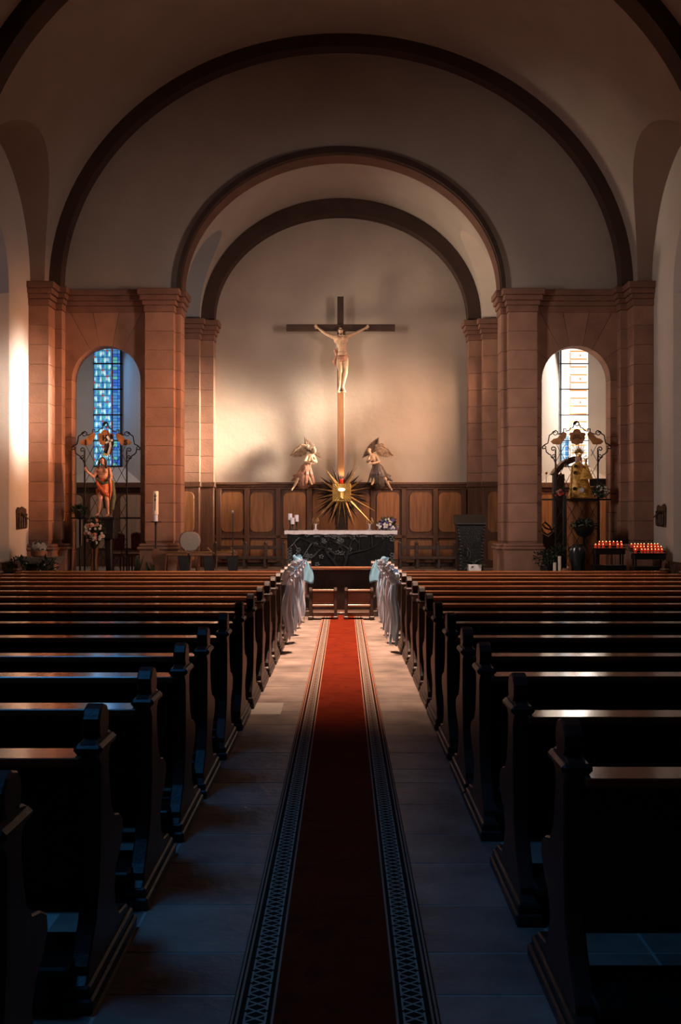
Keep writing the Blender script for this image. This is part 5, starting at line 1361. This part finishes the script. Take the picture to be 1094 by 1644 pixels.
# dark red chairs inside the left niche
for (xa, xb, yt, lab) in ((179, 197.5, 857, 'dark red padded chair in the left niche, nearer the statue'), (209, 226, 856, 'dark red padded chair in the left niche, nearer the pier')):
    Yr = 23.0; a, b = W(xa, yt, Yr), W(xb, 884, Yr); t = thing('padded_chair', ((a.x+b.x)/2, Yr, CF), lab, 'chair', 'dark red chairs in the left niche')
    w = b.x-a.x; m = MB(); m.prism([(a.x, b.z), (b.x, b.z), (b.x+.01, a.z-.03), (b.x-.04, a.z), ((a.x+b.x)/2, a.z+.02), (a.x+.04, a.z), (a.x-.01, a.z-.03)], 'y', Yr+.12, Yr+.19, .012); m.build('backrest', 'dark_red', t)
    m = MB(); m.tube([(a.x-.01, Yr+.155, a.z-.02), (a.x+.04, Yr+.155, a.z+.005), ((a.x+b.x)/2, Yr+.155, a.z+.025), (b.x-.04, Yr+.155, a.z+.005), (b.x+.01, Yr+.155, a.z-.02)], .012, 6); m.build('top_rail', 'stone_grey', t)
    MB().box(a.x-.03, b.x+.03, Yr-.22, Yr+.18, b.z-.13, b.z-.04, .02).build('seat', 'mid_wood', t)
    for q in (a.x, b.x-.03):
        for dy in (-.2, .13): MB().box(q, q+.03, Yr+dy, Yr+dy+.03, CF, b.z-.12).build('leg', 'mid_wood', t)

# =============== LECTERN ===============
Yl = 19.9
a, b = W(731, 826, Yl), W(779, 842, Yl); t = thing('lectern', ((a.x+b.x)/2, Yl, CF), 'dark carved lectern with black slanted top, right of the altar', 'lectern')
MB().prism([(Yl-.22, b.z), (Yl-.22, b.z+.03), (Yl+.2, a.z), (Yl+.22, a.z-.03), (Yl+.2, b.z)], 'x', a.x-.01, b.x+.01, .008).build('desk_top', 'leather', t)
MB().prism([(a.x+.01, b.z), (b.x-.01, b.z), (b.x-.04, b.z-.35), (b.x-.06, CF+.15), (b.x-.02, CF), (a.x+.03, CF), (a.x+.06, CF+.15), (a.x+.04, b.z-.35)], 'y', Yl-.16, Yl+.18, .01).build('shaft', 'bronze_dark', t)
rnd = random.Random(33); m = MB()
for q in (0, 1):
    for k in range(16):
        z = b.z-.05-k*.062; x = (a.x+.03 if q == 0 else b.x-.03)+(.018 if q == 0 else -.018)*min(k, 6)*.5
        m.ball((x+rnd.uniform(-.012, .012), Yl-.16, z), .032, 6, 4, (1, .7, .8))
m.build('leaf_edge', 'bronze_relief', t, kind='stuff'); m = MB()
for k in range(6):
    x0 = rnd.uniform(a.x+.1, b.x-.1); z0 = rnd.uniform(CF+.25, b.z-.35); m.tube([(x0+.09*cos(i*.8+k), Yl-.165, z0+.10*sin(i*.8+k)+.02*i) for i in range(8)], .011, 6)
m.build('branch_relief', 'bronze_relief', t, smooth=True)
p = W(762, 906, 19.2); t = thing('peace_lily', (p.x, 19.2, CF), 'dark leafy plant in square white pot before the lectern', 'plant')
a, b = W(751.5, 0, 19.2).x, W(772.5, 0, 19.2).x
MB().prism([(a+.02, CF), (b-.02, CF), (b, p.z), (a, p.z)], 'y', 19.1, 19.33, .006).build('pot', 'pot_white', t)
rnd = random.Random(8); m = MB()
for k in range(34):
    an = rnd.uniform(0, 2*pi); L_ = rnd.uniform(.22, .42); el = rnd.uniform(.25, 1.2); pts = []
    for i in range(6):
        f = i/5; pts.append(Vector((p.x+cos(an)*L_*f*cos(el), 19.2+sin(an)*L_*f*cos(el)*.7, p.z-.02+L_*sin(el)*f-.16*f*f)))
    n = Vector((-sin(an), cos(an), 0)); w = [.006, .016, .03, .032, .02, .001]
    m.grid([[tuple(q+n*w[i]), tuple(q+Vector((0, 0, -.006))), tuple(q-n*w[i])] for i, q in enumerate(pts)])
m.build('leaves', 'leaf', t, kind='stuff', keep=1, smooth=True)

# =============== CHOIR BENCHES BEFORE THE PANELLING ===============
for (xa, xb, posts, lab) in ((344, 458, (346, 394, 427, 456), 'long dark choir bench against the panelling, left of the altar'), (640, 733, (642, 669, 703, 731), 'long dark choir bench against the panelling, right of the altar')):
    Yb = 24.6; a, b = W(xa, 880, Yb).x, W(xb, 880, Yb).x
    t = thing('choir_bench', ((a+b)/2, Yb, CF), lab, 'bench', 'choir benches along the apse panelling')
    z0 = W(0, 876, Yb).z; z1 = W(0, 882, Yb).z
    MB().box(a, b, Yb-.03, Yb+.02, z1, z0, .006).build('top_rail', 'pew_end', t); MB().box(a, b, Yb-.02, Yb+.01, CF+.05, CF+.14, .006).build('bottom_rail', 'pew_end', t)
    MB().box(a, b, Yb-.40, Yb, W(0, 895, Yb).z-.03, W(0, 893, Yb).z+.01, .01).build('seat', 'pew_end', t)
    for px in posts:
        x = W(px, 0, Yb).x; m = MB(); m.box(x-.045, x+.045, Yb-.05, Yb+.03, CF, z0+.04, .01); m.box(x-.03, x+.03, Yb-.38, Yb-.3, CF, CF+.3, .006); m.ball((x, Yb-.01, z0+.06), .045, 8, 6); m.build('post', 'pew_end', t)

# =============== RELIEFS ON THE NAVE WALLS ===============
rnd = random.Random(17)
for sx, y0, y1, za, zb, lab in ((-1, 20.95, 21.3, 833, 0, 'small carved station relief with jagged top on the left nave wall'), (1, 20.5, 21.05, 829, 0, 'small dark carved station relief on the right nave wall')):
    zc = W(0, za, 21.1).z; x = sx*6.497; t = thing('station_relief', (x, (y0+y1)/2, zc-.22), lab, 'relief')
    if sx < 0: y0, y1 = 20.5, 21.1
    top = [(y1, zc+.20)]+[(y1-(y1-y0)*k/7, zc+.20+rnd.uniform(-.02, .05)) for k in range(1, 7)]+[(y0, zc+.18)]
    MB().prism([(y0+.02, zc-.22), (y1-.02, zc-.20)]+top, 'x', x, x-sx*.035, .004).build('plaque', 'relief_brown', t)
    m = MB(); n = 4
    for k in range(n):
        yy = y0+(y1-y0)*(k+.5)/n; chain(m, [(x-sx*.045, yy, zc-.16), (x-sx*.05, yy+rnd.uniform(-.02, .02), zc+.03)], [.035, .03], 7); m.ball((x-sx*.055, yy, zc+.085), .028, 7, 5)
    m.tube([(x-sx*.11, y0+.05, zc+.12), (x-sx*.11, y1-.06, zc-.02)], .012, 5)
    m.build('carved_figures', 'relief_brown', t, smooth=True)
